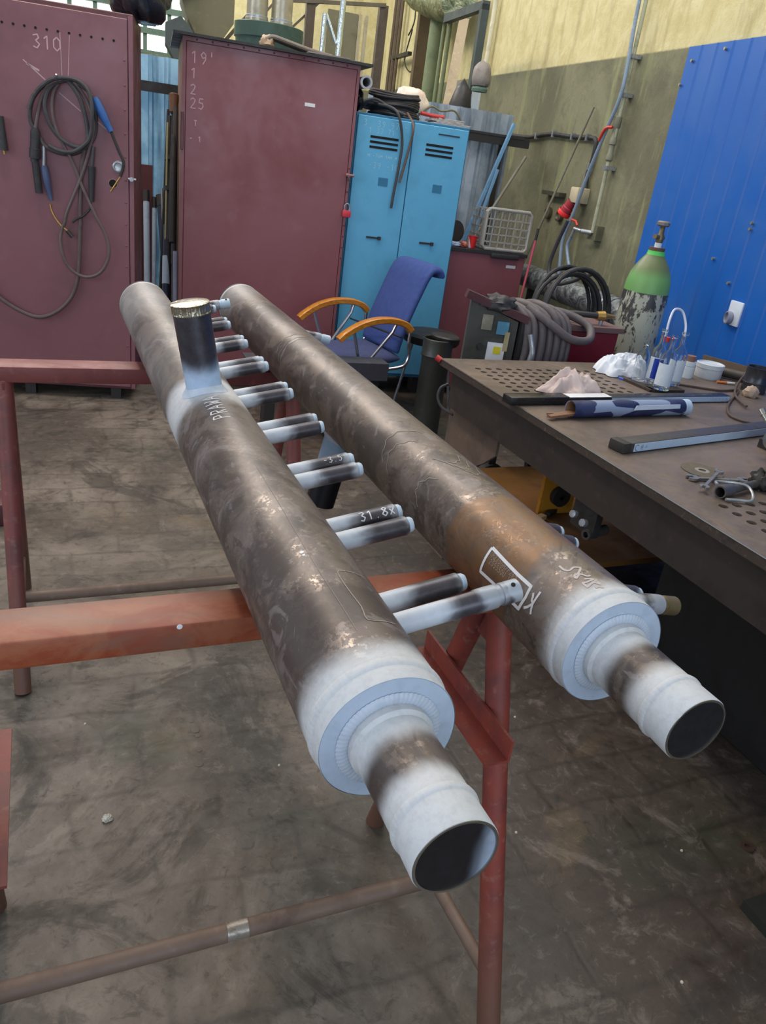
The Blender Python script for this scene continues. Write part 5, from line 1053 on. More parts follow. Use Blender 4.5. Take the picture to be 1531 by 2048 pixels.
def prism_box(t, name, p0, p1, w, h, z0, mt, ext=(0, 1)):
    p0 = Vector((p0[0], p0[1], 0)); p1 = Vector((p1[0], p1[1], 0)); a = p0.lerp(p1, ext[0]); c = p0.lerp(p1, ext[1])
    d = (p1-p0).normalized(); q = Vector((0, 0, z0+h/2)); b = B().bar(a+q, c+q, w, h); b.bevel(min(w, h)*0.12, 2); return b.done(name, mt, t)
ltblue = worn('label_pale_blue', (178, 198, 220), (150, 168, 190), scale=18, dirt=0.25, wear=0.1, rough=0.35); blackpl = worn('black_gloss_plastic', (30, 29, 31), (18, 18, 18), (70, 68, 68), scale=18, rough=0.3)
t = thing('boxed_wiper', 'long black and white packaged strip lying across the table behind the paper tube', 'long package', (1.51, 2.27, TT))
P0, P1 = (1.50, 2.262), (2.60, 2.315)
prism_box(t, 'end_block', P0, P1, 0.056, 0.030, TT+0.0005, blackpl, (0, 0.235)); prism_box(t, 'sleeve', P0, P1, 0.050, 0.026, TT+0.0005, blackpl, (0.235, 1.0))
d = (Vector((P1[0]-P0[0], P1[1]-P0[1], 0))).normalized(); nq = Vector((d.y, -d.x, 0))
def strip(t, name, P0, P1, a, c, off, z0, z1, mt):
    A_ = Vector((P0[0], P0[1], 0)).lerp(Vector((P1[0], P1[1], 0)), a); C_ = Vector((P0[0], P0[1], 0)).lerp(Vector((P1[0], P1[1], 0)), c)
    dd = (C_-A_).normalized(); n_ = Vector((dd.y, -dd.x, 0)); o = n_*off
    B().prism([A_+o+Vector((0, 0, z0)), C_+o+Vector((0, 0, z0)), C_+o+Vector((0, 0, z1)), A_+o+Vector((0, 0, z1))], n_*0.0012).done(name, mt, t, smooth=False)
def topstrip(t, name, P0, P1, a, c, w, z, mt, sh=0.0):
    A_ = Vector((P0[0], P0[1], 0)).lerp(Vector((P1[0], P1[1], 0)), a); C_ = Vector((P0[0], P0[1], 0)).lerp(Vector((P1[0], P1[1], 0)), c)
    dd = (C_-A_).normalized(); n_ = Vector((dd.y, -dd.x, 0)); z_ = Vector((0, 0, z))
    B().prism([A_+n_*(w/2+sh)+z_, C_+n_*(w/2+sh)+z_, C_-n_*(w/2-sh)+z_, A_-n_*(w/2-sh)+z_], (0, 0, 0.0012)).done(name, mt, t, smooth=False)
strip(t, 'side_label', P0, P1, 0.42, 0.995, 0.0252, TT+0.004, TT+0.0245, ltblue); topstrip(t, 'top_label', P0, P1, 0.24, 0.42, 0.046, TT+0.0268, plain('label_white', (226, 228, 232)))
b = B(); dmark = plain('print_grey', (120, 130, 146), 0.8)
for k in range(5):
    a_ = Vector((P0[0], P0[1], 0)).lerp(Vector((P1[0], P1[1], 0)), 0.90+0.018*k)+nq*0.0268; b.ribbon([a_+Vector((0, 0, TT+0.009)), a_+d*0.006+Vector((0, 0, TT+0.019)), a_+d*0.011+Vector((0, 0, TT+0.009))], nq, 0.0015)
b.done('printed_marks', dmark, t)
t = thing('boxed_wiper', 'long dark package with a pale blue side pointing at the vice', 'long package', (1.64, 1.79, TT))
P0, P1 = (1.632, 1.795), (2.47, 1.945)
prism_box(t, 'sleeve', P0, P1, 0.060, 0.032, TT+0.0005, worn('sleeve_dark', (62, 58, 58), (40, 38, 38), scale=14, rough=0.4)); 
prism_box(t, 'end_block', P0, P1, 0.063, 0.034, TT+0.0002, worn('end_dark', (52, 47, 44), scale=20), (-0.012, 0.03))
strip(t, 'side_label', P0, P1, 0.045, 0.99, 0.0302, TT+0.004, TT+0.030, ltblue)
d2 = Vector((P1[0]-P0[0], P1[1]-P0[1], 0)).normalized(); n2_ = Vector((d2.y, -d2.x, 0)); b = B()
o_ = Vector((P0[0], P0[1], TT+0.017))+d2*0.052+n2_*0.0316
b.ribbon([o_+d2*0.008*math.cos(a)+Vector((0, 0, 0.009*math.sin(a))) for a in [0.6+0.5*i for i in range(10)]], n2_, 0.002)
for k in range(4): b.ribbon([o_+d2*0.018+Vector((0, 0, 0.006-0.004*k)), o_+d2*0.030+Vector((0, 0, 0.006-0.004*k))], n2_, 0.0014)
for k in range(3): b.ribbon([o_+d2*0.040+Vector((0, 0, 0.005-0.004*k)), o_+d2*0.048+Vector((0, 0, 0.005-0.004*k))], n2_, 0.001)
b.done('printed_marks', plain('print_dark', (50, 56, 70), 0.8), t)
# rolled printed tube
tm_ = Mat('printed_navy_paper', 0.4); vo = tm_.t.nodes.new('ShaderNodeTexVoronoi'); tm_.link(tm_.mapped((9, 22, 22)), vo.inputs['Vector']); vo.inputs['Scale'].default_value = 1.0
n_ = tm_.noise(16, 3, 0.5, 0.0); tm_.color(tm_.mix(tm_.rng(tm_.axis(0, vo.outputs['Color']), 0.60, 0.62), tm_.mix(tm_.rng(n_, 0.5, 0.6), lin((38, 46, 84)), lin((54, 62, 98))), lin((136, 150, 178))))
t = thing('paper_tube', 'rolled navy and grey printed paper tube lying on the table', 'paper roll', (1.66, 2.10, TT))
q0, q1 = Vector((1.665, 2.110, TT+0.030)), Vector((2.215, 2.135, TT+0.030)); L = (q1-q0).length
B().lathe([(0, 0.0285), (0, 0.030), (L, 0.030), (L, 0.0285), (0, 0.0285)], q0, q1-q0, 40).done('roll', tm_.m, t)
B().lathe([(0.002, 0.0265), (0.002, 0.0283), (L-0.002, 0.0283), (L-0.002, 0.0265), (0.002, 0.0265)], q0, q1-q0, 32).done('core', worn('cardboard', (156, 122, 90)), t)
B().lathe([(L-0.03, 0.0305), (L+0.001, 0.0305), (L+0.001, 0.0)], q0, q1-q0, 40).done('end_film', ltblue, t)
B().prism([(1.93, 2.085, TT+0.052), (2.14, 2.094, TT+0.054), (2.14, 2.091, TT+0.040), (1.92, 2.081, TT+0.036)], (0, -0.002, 0)).done('white_strip', plain('tube_white', (196, 206, 222)), t, smooth=False)
t = thing('wood_scraps', 'brown wood splinters lying at the open end of the paper tube', 'wood scrap', (1.63, 2.10, TT))
for (a_, b_, w_) in (((1.565, 2.085), (1.70, 2.105), 0.02), ((1.58, 2.12), (1.69, 2.10), 0.012), ((1.60, 2.10), (1.68, 2.12), 0.018)): B().bar((a_[0], a_[1], TT+0.006+w_*0.3), (b_[0], b_[1], TT+0.012+w_*0.3), w_, 0.008).jitter(0.002, 40).done('splinter', worn('splinter_wood', (128, 92, 70), scale=30), t)
# rags
def rag(label, c, size, seed, mt, h):
    t = thing('cloth_rag', label, 'rag', (c[0], c[1], TT), 0, 'rags on the table'); b = B(); N = 90
    def f(u, v):
        x, y = (u-0.5)*2, (v-0.5)*2; r = math.sqrt(x*x+y*y)+1e-6; m_ = max(abs(x), abs(y)); x, y = x*m_/r, y*m_/r; r = m_; th = math.atan2(y, x)
        k = 1+0.30*mnoise.noise(Vector((math.cos(th)*1.8, math.sin(th)*1.8, seed)))+0.08*math.sin(th*7+seed)
        e = max(0.0, 1-r**2.2); w_ = Vector((x*1.1, y*1.1, seed)); q_ = mnoise.noise_vector(w_)*0.8
        lo = mnoise.noise(w_); rid = 1-abs(mnoise.noise(Vector((x*1.9+q_.x, y*1.9+q_.y, seed*2))))*2.2; rid2 = 1-abs(mnoise.noise(Vector((x*4.2+q_.x*2, y*4.2-q_.y*2, seed))))*2.2
        hh = h*(e**0.7)*(0.50+0.45*lo+0.28*rid+0.13*rid2)
        return (x*size[0]*k, y*size[1]*k, max(0.0015, hh)+0.002)
    b.grid(f, N, N); b.done('cloth', mt, t, inv=False, ang=180); return t
rag('crumpled pinkish rag lying behind the long black package', (1.862, 2.385), (0.125, 0.085), 1.3, worn('pink_cotton', (206, 186, 180), (170, 150, 148), (222, 212, 208), scale=8, rough=0.95), 0.105)
rag('crumpled white rag lying beside the glass bottles', (2.37, 2.70), (0.15, 0.09), 5.1, worn('white_cotton', (216, 220, 228), (186, 190, 200), scale=6, rough=0.95), 0.10)
# boards under the bottles
t = thing('dark_board', 'dark flat board lying under the glass bottles', 'board', (2.36, 2.56, TT))
B().bar((2.29, 2.74, TT+0.006), (2.30, 2.42, TT+0.006), 0.03, 0.010).bar((2.30, 2.44, TT+0.006), (2.47, 2.44, TT+0.006), 0.05, 0.010).done('board', worn('board_brown', (58, 46, 40)), t)
glass = Mat('bottle_glass', 0.04); glass.color((0.93, 0.96, 0.97, 1)); glass.b.inputs['Transmission Weight'].default_value = 1.0; glass.b.inputs['IOR'].default_value = 1.3; glass = glass.m
liq = Mat('milky_content', 0.3); liq.color(lin((196, 212, 220))); liq = liq.m
blab = plain('bottle_blue_label', (32, 64, 180)); wlab = worn('bottle_white_label', (206, 214, 222), (176, 186, 198), scale=12)
def bottle(label, x, y, h, r, fill, lab, neck=0.35, tilt=0):
    t = thing('glass_bottle', label, 'bottle', (x, y, TT+0.0), 0, 'glass bottles on the table'); hb = h*(1-neck); rn_ = r*0.34
    z0 = 0.012
    B().lathe([(z0, 0), (z0, r*0.92), (z0+0.006, r), (hb*0.92, r), (hb*1.02, r*0.82), (hb*1.14, rn_*1.25), (h*0.95, rn_), (h*0.955, rn_*1.25), (h, rn_*1.25), (h, rn_*0.85), (h*0.95, rn_*0.8), (hb*1.14, rn_*0.95), (hb*1.01, r*0.74), (hb*0.90, r*0.92), (z0+0.008, r*0.92), (z0+0.006, 0)], seg=32).done('glass', glass, t, inv=False)
    if fill: B().lathe([(z0+0.009, 0), (z0+0.009, r*0.89), (hb*fill, r*0.89), (hb*fill, 0)], seg=28).done('contents', liq, t, inv=False)
    if lab:
        b = B(); b.grid(lambda u, v: ((r+0.0006)*math.cos(math.radians(160+175*u)), (r+0.0006)*math.sin(math.radians(160+175*u)), z0+0.02+(hb*0.72-0.02)*v), 20, 2); b.done('label', lab, t, inv=False)
    return t
bottle('front clear bottle with a big white label, nearest the viewer', 2.345, 2.425, 0.235, 0.0335, 0, wlab)
bottle('clear bottle with a blue and white label left of the front bottle', 2.375, 2.52, 0.24, 0.030, 0, wlab)
b_ = D.objects['glass_bottle.001'] if 'glass_bottle.001' in D.objects else None
B().grid(lambda u, v: (0.0312*math.cos(math.radians(205+75*u)), 0.0312*math.sin(math.radians(205+75*u)), 0.035+0.085*v), 12, 2).done('blue_print', blab, b_, inv=False)
bottle('empty clear bottle at the left of the bottle group', 2.33, 2.555, 0.17, 0.029, 0, None, 0.25)
bottle('clear bottle with milky content behind the front bottle on the right', 2.47, 2.50, 0.235, 0.033, 0.62, wlab)
bottle('slim clear bottle with a red stopper standing between the taller ones', 2.50, 2.63, 0.17, 0.024, 0.4, None, 0.3)
B().cyl((0, 0, 0.165), (0, 0, 0.185), 0.014).done('stopper', redp, D.objects['glass_bottle.004'], inv=False)
t = thing('plastic_hose_loop', 'thin white plastic tube looping over from one bottle neck to another', 'tube', (2.42, 2.51, TT+0.2))
B().tube([Vector(p)-Vector((2.42, 2.51, 0.2)) for p in ((2.385, 2.52, 0.21), (2.395, 2.535, 0.27), (2.43, 2.56, 0.315), (2.475, 2.56, 0.31), (2.485, 2.53, 0.26), (2.472, 2.505, 0.215))], 0.005, 8, smooth=6).done('tube', plain('tube_clear_white', (200, 206, 224), 0.3), t, inv=False)
t = thing('white_canister', 'small white plastic jar with brown lid behind the bottles', 'jar', (2.70, 2.66, TT))
B().lathe([(0, 0), (0, 0.027), (0.05, 0.028), (0.052, 0.024), (0.056, 0.028), (0.075, 0.028), (0.075, 0)], seg=28).done('jar', plain('jar_white', (214, 222, 226)), t, inv=False)
B().lathe([(0.075, 0.022), (0.10, 0.022), (0.10, 0)], seg=24).done('lid', worn('lid_brown', (128, 92, 80)), t, inv=False)
t = rthing('power_outlet', 'white wall socket plate with round grey socket on the blue cladding', 'wall outlet', 2.965, 3.52, 1.07)
B().bb(-0.012, -0.05, -0.05, 0.0, 0.05, 0.075).bevel(0.004, 2).done('plate', plain('outlet_white', (206, 214, 226)), t, inv=False)
B().lathe([(0, 0.034), (0.02, 0.034), (0.022, 0.028), (0.010, 0.024), (0.010, 0)], (-0.01, 0.02, -0.015), (-1, 0.3, 0), 24).done('socket', plain('outlet_grey', (130, 132, 150)), t, inv=False)
t = thing('round_tin', 'round white tin standing near the upstand on the table', 'tin', (2.835, 2.665, TT))
B().lathe([(0, 0), (0, 0.058), (0.005, 0.060), (0.045, 0.060), (0.047, 0.063), (0.066, 0.063), (0.068, 0.058), (0.062, 0.055), (0.062, 0)], seg=40).done('tin', worn('tin_white', (196, 202, 208), (150, 154, 160), scale=14, rough=0.35), t, inv=False)
t = thing('steel_sleeve', 'short dark steel tube lying behind the round tin', 'tube', (2.96, 2.63, TT))
B().lathe([(-0.07, 0.016), (-0.07, 0.022), (0.04, 0.022), (0.042, 0.026), (0.07, 0.026), (0.07, 0.018), (-0.07, 0.016)], (0, 0, 0.026), (0.55, -0.75, 0), 24).done('tube', worn('sleeve_steel', (88, 80, 74), metal=0.4), t, inv=False)
t = thing('marker_pen', 'orange and white marker pen lying in front of the tin', 'pen', (2.84, 2.56, TT))
B().cyl((-0.035, 0.012, 0.006), (0.008, -0.003, 0.006), 0.006).done('barrel', plain('pen_orange', (206, 120, 60)), t, inv=False)
B().cyl((0.008, -0.003, 0.006), (0.045, -0.015, 0.006), 0.0058).done('cap', plain('pen_white', (226, 222, 214)), t, inv=False)
t = thing('bottle_cap', 'flat blue and white cap lying left of the bottles', 'cap', (2.29, 2.60, TT)); B().lathe([(0, 0), (0, 0.020), (0.008, 0.021), (0.010, 0.016), (0.010, 0)], seg=24).done('cap', plain('cap_blue', (70, 96, 176)), t, inv=False)
t = thing('black_can', 'black metal can with wire ring at the right edge of the table', 'can', (2.90, 2.45, TT))
B().lathe([(0, 0), (0, 0.052), (0.04, 0.052), (0.042, 0.055), (0.048, 0.052), (0.105, 0.052), (0.11, 0.055), (0.11, 0.048), (0.02, 0.046), (0.02, 0)], seg=36).done('can', worn('can_black', (64, 64, 70), metal=0.5, rough=0.35, scale=10), t, inv=False)
t = thing('cork_lump', 'small tan lump beside the black can', 'lump', (2.80, 2.37, TT)); crumple('lump', worn('tan_lump', (168, 144, 124), scale=20), t, (0, 0, 0), (0.036, 0.03, 0.03), 7, 0.25)
t = thing('thin_cable', 'thin dark cable snaking over the table behind the long package', 'cable', (2.6, 2.35, TT))
O_ = Vector((2.6, 2.35, 0))
B().tube([Vector(p)-O_ for p in ((2.52, 2.53, .006), (2.68, 2.44, .006), (2.80, 2.44, .006), (2.62, 2.30, .008), (2.50, 2.20, .006), (2.42, 2.10, .006), (2.44, 2.02, .006), (2.55, 1.99, .006), (2.75, 2.02, .006))], 0.005, 8, smooth=8).done('cable', worn('brown_cable3', (78, 62, 54)), t, inv=False)
t = thing('thin_cable', 'second dark cable curving up towards the black can', 'cable', (2.8, 2.4, TT)); O_ = Vector((2.8, 2.4, 0))
B().tube([Vector(p)-O_ for p in ((2.60, 2.20, .012), (2.70, 2.36, .012), (2.86, 2.50, .03), (2.96, 2.55, .05), (3.0, 2.5, .02))], 0.0055, 8, smooth=8).done('cable', D.materials['brown_cable3'], t, inv=False)
t = thing('threaded_plug', 'small steel plug on the cable near the vice', 'plug', (2.56, 1.93, TT)); B().lathe([(0, 0.014), (0.03, 0.014), (0.032, 0.018), (0.055, 0.018), (0.055, 0)], (0, 0, 0.018), (0.6, -0.8, 0), 20).done('plug', zinc, t, inv=False)
# vice
t = thing('bench_vice', 'cast iron bench vice with chrome cross handle at the right edge of the table', 'vice', (2.26, 1.68, TT))
vm = worn('vice_black', (46, 42, 40), (28, 26, 25), (104, 92, 82), scale=9, rough=0.5, metal=0.2)
B().bb(-0.02, -0.10, 0.0, 0.26, 0.12, 0.03).done('base', vm, t, inv=False)
B().bb(-0.015, -0.055, 0.03, 0.24, 0.06, 0.12).bb(0.04, -0.06, 0.12, 0.10, 0.07, 0.155).bevel(0.008, 2).done('body', vm, t, inv=False)
B().lathe([(-0.05, 0.014), (-0.05, 0.030), (0.0, 0.030), (0.005, 0.022), (0.06, 0.022)], (-0.07, 0.0, 0.07), (1, 0.05, 0), 24).done('spindle', bright, t, inv=False)
B().cyl((-0.10, 0.075, 0.135), (-0.10, -0.10, 0.012), 0.0085, seg=14).done('handle_bar', bright, t, inv=False)
for p in ((-0.10, 0.079, 0.138),): B().lathe([(-0.012, 0), (-0.01, 0.011), (0.01, 0.011), (0.012, 0)], p, (0, 0.8, 0.58), 14).done('handle_knob', bright, t, inv=False)
crumple('top_cloth', worn('tan_rag', (120, 98, 78)), t, (0.06, 0.0, 0.14), (0.06, 0.06, 0.04), 3, 0.3)
# disc, wrenches, square
t = thing('cutting_disc', 'large flat grey cutting disc lying near the wrenches', 'disc', (1.815, 1.615, TT))
B().lathe([(0.0, 0.012), (0.0, 0.062), (0.0025, 0.0625), (0.003, 0.060), (0.003, 0.012), (0.0, 0.012)], seg=56).done('disc', worn('abrasive_disc', (96, 88, 76), (78, 70, 60), scale=60, rough=0.9), t, inv=False)
B().lathe([(0.003, 0.011), (0.0038, 0.016), (0.003, 0.022)], seg=32).done('hub_ring', worn('hub_pale', (140, 136, 128)), t, inv=False)
def wrench(label, p0, p1, z, w):
    t = thing('open_wrench', label, 'wrench', (p0[0], p0[1], TT), 0, 'wrenches on the table'); a_, c_ = Vector((0, 0, z)), Vector((p1[0]-p0[0], p1[1]-p0[1], z+0.004)); d_ = (c_-a_).normalized(); n_ = Vector((-d_.y, d_.x, 0))
    wm = D.materials.get('wrench_steel') or worn('wrench_steel', (140, 138, 136), (92, 88, 84), (190, 190, 190), scale=30, metal=0.6, rough=0.35)
    B().bar(a_+d_*w, c_-d_*w, w*0.75, 0.006).bevel(0.0015, 1).done('shank', wm, t, inv=False)
    for e_, s_ in ((a_, -1), (c_, 1)):
        pts = []; cc0 = e_-d_*s_*w*0.5
        for k in range(13):
            an = math.radians(35+290*k/12); pts.append(cc0+d_*s_*math.cos(an)*w+n_*math.sin(an)*w)
        pts += [cc0+d_*s_*w*0.75+n_*-0.30*w, cc0-d_*s_*w*0.1+n_*-0.36*w, cc0-d_*s_*w*0.1+n_*0.36*w, cc0+d_*s_*w*0.75+n_*0.30*w]
        B().prism([q-Vector((0, 0, 0.004)) for q in pts], (0, 0, 0.008)).done('jaw', wm, t, inv=False, ang=30)
wrench('longer open wrench lying underneath beside the cutting disc', (1.712, 1.560), (1.888, 1.512), 0.006, 0.019)
wrench('shorter bright wrench lying on top across the longer one', (1.676, 1.468), (1.83, 1.566), 0.016, 0.014)
t = thing('steel_handle_tool', 'tube ended tool with a bent wire loop near the drilled holes', 'tool', (1.70, 1.43, TT))
B().lathe([(0, 0.014), (0, 0.018), (0.05, 0.018), (0.055, 0.013), (0.20, 0.011), (0.2, 0)], (0, 0, 0.018), (0.17, 0.04, 0), 24).done('tube', worn('tool_steel', (104, 100, 98), metal=0.6, rough=0.35, scale=20), t, inv=False)
B().tube([Vector(p)-Vector((1.70, 1.43, 0)) for p in ((1.71, 1.455, .03), (1.73, 1.475, .03), (1.80, 1.445, .03), (1.80, 1.41, .02), (1.775, 1.385, .008), (1.735, 1.395, .008), (1.70, 1.405, .008))], 0.0042, 8, smooth=5).done('wire_loop', zinc, t, inv=False)
t = thing('gripper', 'dark jagged lump at the right edge of the table near the tool', 'clamp', (1.905, 1.475, TT)); crumple('clamp', vm, t, (0, 0, 0), (0.03, 0.035, 0.035), 11, 0.5, 4)

# ------------------------------------------------------------------ welder behind the table
t = thing('welding_machine', 'red bodied welding machine with dark open front behind the table', 'welding machine', (2.25, 3.25, 0), math.radians(-4))
LO = Vector((2.25, 3.25, 0))
rw = worn('welder_red', (122, 34, 48), (88, 28, 38), (150, 66, 76), scale=5, rough=0.4, bump=0.03)
B().bb(-0.16, -0.06, 0.35, 0.44, 0.30, 0.94).bevel(0.006, 1).done('body', rw, t, inv=False)
B().bb(-0.17, -0.075, 0.94, 0.455, 0.31, 0.965).done('top_cover', worn('cover_dusty', (112, 86, 84), (86, 64, 62), scale=6), t, inv=False)
B().prism([(-0.43, -0.10, 0.45), (-0.20, -0.16, 0.45), (-0.20, -0.16, 0.98), (-0.43, -0.10, 1.06)], (0.04, 0.10, 0)).done('front_panel', worn('panel_dark_olive', (66, 66, 60), (48, 48, 44), (90, 88, 80), scale=6), t, inv=False)
B().bar((-0.46, -0.10, 1.085), (-0.16, -0.17, 0.995), 0.05, 0.035, updir=(0, 0, 1)).done('visor', worn('visor_maroon', (72, 34, 40)), t, inv=False)
B().bb(-0.19, -0.18, 0.45, -0.15, -0.06, 1.0).done('corner_post', blackst, t, inv=False)
for (x, z, w_, h_, mt, nm) in ((-0.345, 0.965, 0.05, 0.07, worn('meter_tan', (134, 128, 112)), 'meter'), (-0.270, 0.945, 0.055, 0.06, worn('meter_blue', (90, 150, 180)), 'display'), (-0.285, 0.825, 0.085, 0.10, plain('tag_white', (232, 232, 236)), 'white_tag'), (-0.28, 0.84, 0.035, 0.035, plain('tag_yellow', (226, 210, 40)), 'yellow_mark'), (-0.245, 0.885, 0.022, 0.09, worn('switch_tan', (176, 160, 120)), 'switch')):
    yy = -0.10-(x+0.43)*0.26; B().box((x, yy-0.006-(0.003 if 'mark' in nm or 'switch' in nm else 0), z), (w_, 0.006, h_), rot=Matrix.Rotation(-0.255, 3, 'Z')).done(nm, mt, t, inv=False)
for (x, z) in ((-0.36, 0.78), (-0.23, 0.72), (-0.36, 0.85)): B().cyl((x, -0.10-(x+0.43)*0.26, z), (x-0.005, -0.13-(x+0.43)*0.26, z), 0.014).done('knob', blackrub, t, inv=False)
for x in (-0.1, 0.36):
    for y in (0.0, 0.25): B().cyl((x, y-0.02, 0.10), (x, y+0.02, 0.10), 0.10, seg=24).done('wheel', blackrub, t, inv=False)
    B().bb(x-0.02, 0.0, 0.10, x+0.02, 0.25, 0.36).done('undercarriage', blackst, t, inv=False)
t = thing('welder_hoses', 'thick grey hoses draped over the red welding machine', 'hose', (2.13, 3.15, 0.96))
O_ = Vector((2.13, 3.15, 0.96))
hs = worn('thick_grey_hose', (92, 84, 86), (66, 60, 62), (124, 116, 116), scale=12, rough=0.6)
for (x, dz, r) in ((-0.05, 0.05, 0.018), (-0.015, 0.045, 0.020), (0.03, 0.055, 0.022), (0.075, 0.045, 0.019), (0.115, 0.055, 0.021), (0.155, 0.04, 0.018), (0.185, 0.045, 0.014)):
    B().tube([(x-0.10, 0.22, 0.03), (x-0.06, 0.08, dz+0.035), (x-0.01, -0.04, dz), (x+0.005, -0.075, -0.06), (x-0.005, -0.085, -0.22), (x-0.02, -0.08, -0.45)], r, 12, smooth=5).done('hose', hs, t, inv=False)
B().tube([(0.02, 0.18, 0.05), (0.22, 0.10, 0.055), (0.32, -0.02, 0.02), (0.29, -0.10, -0.035), (0.16, -0.13, -0.03), (0.05, -0.10, 0.03), (-0.03, 0.0, 0.085)], 0.020, 12, smooth=6).done('hose', hs, t, inv=False)
B().tube([(-0.06, -0.115, -0.02), (-0.045, -0.135, -0.09), (-0.045, -0.135, -0.14)], 0.015, 12, smooth=6, rf=lambda s: 0.014+0.002*math.sin(s*70)).done('spring_sleeve', zinc, t, inv=False)
B().tube([(-0.045, -0.135, -0.14), (-0.05, -0.13, -0.25), (-0.07, -0.12, -0.30)], 0.020, 12, smooth=3).done('torch_grip', darkrub, t, inv=False)
t = thing('black_cloth', 'crumpled black glove lying on top of the machine panel', 'glove', (1.95, 3.16, 1.02)); crumple('glove', worn('black_leather', (52, 50, 52), (34, 33, 34), (84, 82, 84), scale=10), t, (0, 0, 0), (0.085, 0.06, 0.045), 12, 0.4)
t = thing('cable_coil', 'large coil of black hose hanging behind the welding machine by the wall', 'hose coil', (2.72, 3.62, 0.95))
for k in range(7):
    ra, rb = 0.215-0.011*(k % 4), 0.235-0.013*(k % 5)
    B().tube([(ra*math.cos(a)-0.01*k*0.5, 0.02*k-0.04+0.03*math.sin(a), rb*math.sin(a)+0.01*math.sin(k*2)) for a in [2*PI*i/28 for i in range(28)]], 0.011, 8, closed=True).done('turn', blackrub, t, inv=False)
t = thing('hose_run', 'grey hose swagging from the wall to the big coil', 'hose', (2.5, 3.85, 1.0))
HR = HRUN; O_ = Vector((2.5, 3.85, 1.0)); B().tube([Vector(p)-O_ for p in HR], 0.013, 10, smooth=6).done('hose', darkrub, t, inv=False)
t = thing('brass_regulator', 'small brass and black regulator lying at the right end of the machine', 'regulator', (2.60, 3.22, 0.965))
B().lathe([(-0.03, 0), (-0.03, 0.022), (0.01, 0.026), (0.02, 0.016), (0.05, 0.010), (0.07, 0.006), (0.07, 0)], (0, 0, 0.045), (1, -0.2, 0.05), 20).done('body', brass, t, inv=False)
B().cyl((0.0, 0, 0.0), (0.0, 0, 0.045), 0.012).done('stem', zinc, t, inv=False); B().tube([(-0.03, 0.0, 0.045), (-0.14, 0.03, 0.045), (-0.22, 0.1, 0.03)], 0.015, 10, smooth=4).done('hose', blackrub, t, inv=False)

# ------------------------------------------------------------------ under the table
yb = worn('rusty_yellow_steel', (134, 92, 44), (92, 62, 36), (170, 122, 54), scale=6, dirt=0.6, wear=0.3, rough=0.6)
t = thing('yellow_frame', 'rusty yellow steel tray standing on the floor under the table', 'tray', (2.25, 2.65, 0))
B().bb(-0.42, -0.50, 0.20, 0.45, 0.50, 0.225).done('tray', yb, t, inv=False, smooth=False)
b = B()
for (x, y) in ((-0.38, -0.46), (0.41, -0.46), (-0.38, 0.46), (0.41, 0.46)): b = B().bb(x-0.03, y-0.03, 0, x+0.03, y+0.03, 0.20); b.done('leg', yb, t, inv=False, smooth=False)
yf = worn('yellow_paint', (190, 132, 34), (130, 88, 34), scale=7)
B().prism([(-0.24, -0.05, 0.226), (-0.06, -0.05, 0.226), (-0.06, -0.05, 0.40), (-0.11, -0.05, 0.44), (-0.24, -0.05, 0.44)], (0, 0.02, 0)).done('upright_plate', yf, t, inv=False, smooth=False)
B().lathe([(0, 0), (0, 0.045), (0.03, 0.045), (0.03, 0.012)], (-0.155, -0.055, 0.32), (0, -1, 0), 24).done('wheel', blackst, t, inv=False)
t = thing('steel_bar', 'short dark bar lying on the yellow tray', 'bar', (2.12, 2.62, 0.226)); B().bar((-0.08, -0.05, 0.012), (0.10, 0.06, 0.012), 0.025, 0.022).done('bar', blackst, t, inv=False)
t = thing('wood_offcut', 'small pale wood offcut lying on the yellow tray', 'offcut', (1.99, 2.55, 0.226)); B().box((0, 0, 0.010), (0.055, 0.03, 0.02), rot=Matrix.Rotation(0.4, 3, 'Z')).done('offcut', worn('offcut_wood', (196, 160, 120)), t, inv=False)
t = thing('black_case', 'large black case standing on the floor under the table', 'case', (2.25, 1.40, 0)); B().bb(-0.25, -0.60, 0.0, 0.45, 0.42, 0.50).bevel(0.01, 1).done('case', worn('case_black', (26, 24, 24), (16, 15, 15), (40, 36, 34), scale=6), t, inv=False)
t = thing('pipe_fitting', 'short dark pipe with bright bolts fixed below the table beam', 'pipe fitting', (1.60, 1.80, 0.585)); 
B().lathe([(0, 0.010), (0, 0.017), (0.10, 0.017), (0.10, 0.0)], (-0.035, -0.04, 0.0), (1, 0.25, 0), 24).done('pipe', worn('fitting_steel', (82, 78, 76), metal=0.4), t, inv=False)
for (y, z) in ((0.02, 0.045), (-0.035, 0.04)): B().lathe([(0, 0.013), (0.016, 0.013), (0.018, 0)], (-0.045, y, z), (-1, -0.2, 0.3), 8).done('bolt', zinc, t, inv=False)
B().bb(-0.025, -0.06, -0.005, 0.0, 0.06, 0.09).done('bracket', blackst, t, inv=False)
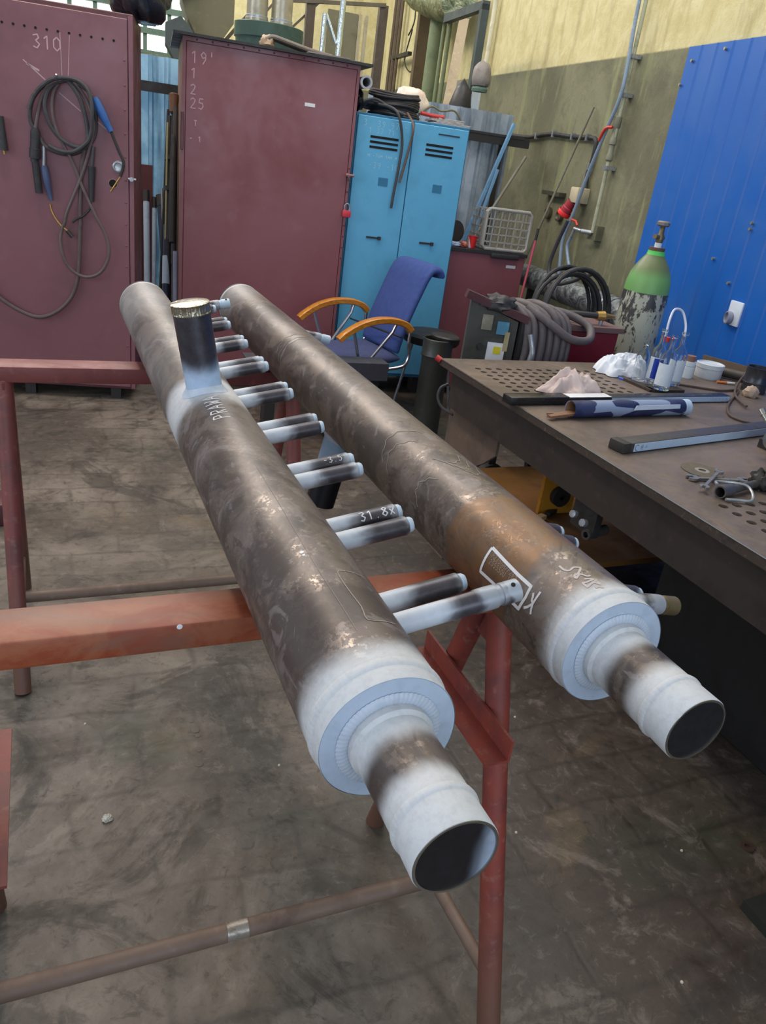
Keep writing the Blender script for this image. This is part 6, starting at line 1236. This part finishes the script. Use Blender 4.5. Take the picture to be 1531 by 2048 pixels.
t = thing('fallen_rod', 'dark reddish bar lying under the table in the shade', 'bar', (1.74, 1.95, 0.0)); B().bar((-0.02, 0.16, 0.26), (0.03, -0.55, 0.025), 0.05, 0.05).bb(-0.045, 0.06, 0, 0.015, 0.12, 0.22).done('bar', worn('dark_red_bar', (62, 38, 36)), t, inv=False)

# ------------------------------------------------------------------ floor bits
t = thing('steel_washer', 'small rusty ring lying on the floor at lower right', 'washer', (1.717, 0.976, 0)); B().lathe([(0, 0.009), (0, 0.018), (0.006, 0.018), (0.006, 0.009), (0, 0.009)], seg=24).done('ring', worn('rust_ring', (70, 50, 42)), t, inv=False)
t = thing('plaster_chip', 'pale broken chip on the floor at lower left', 'chip', (0.083, 1.523, 0)); crumple('chip', plain('chip_pale', (196, 190, 176)), t, (0, 0, 0), (0.012, 0.010, 0.010), 3, 0.5)
stain = plain('oil_spot', (62, 52, 34), 0.35)
for i, (x, y, r) in enumerate(((0.335, 1.661, 0.013), (0.345, 1.715, 0.009), (0.349, 1.80, 0.013), (0.352, 1.775, 0.009), (0.345, 1.84, 0.006))):
    o = B().lathe([(0.0, 0), (0.0, r), (0.0006, r*0.95), (0.0007, 0)], (0, 0, 0.0004), seg=28).done('oil_drop', stain, None, loc=(x, y, 0)); tag(o, 'dark oil drop on the floor, ' + ['nearest the trestle tube', 'second from the tube', 'largest of the pair at the top', 'lower of the pair at the top', 'tiny uppermost one'][i], 'oil spot', 'oil drops on the floor')
for i, (x, y) in enumerate(((1.10, 1.20), (1.35, 1.62), (1.52, 1.02), (0.55, 1.60), (1.25, 0.72), (0.9, 0.66), (0.05, 1.9))):
    o = B().lathe([(0, 0), (0, 0.004), (0.003, 0.003), (0.004, 0)], seg=8).done('metal_crumb', plain('crumb', (190, 184, 172)) if i == 0 else D.materials['crumb'], None, loc=(x, y, 0)); tag(o, 'tiny pale crumb scattered on the concrete floor', 'crumb', 'pale crumbs on the floor')
for nm, x, y, lab in (('steel_offcut', -0.15, 3.3, 'reddish steel block standing on the floor at the far left edge'),):
    t = thing(nm, lab, 'steel block', (x-0.1, y, 0)); B().bb(-0.15, -0.08, 0, 0.06, 0.08, 0.10).bevel(0.01, 2).done('block', maroon_d, t, inv=False)
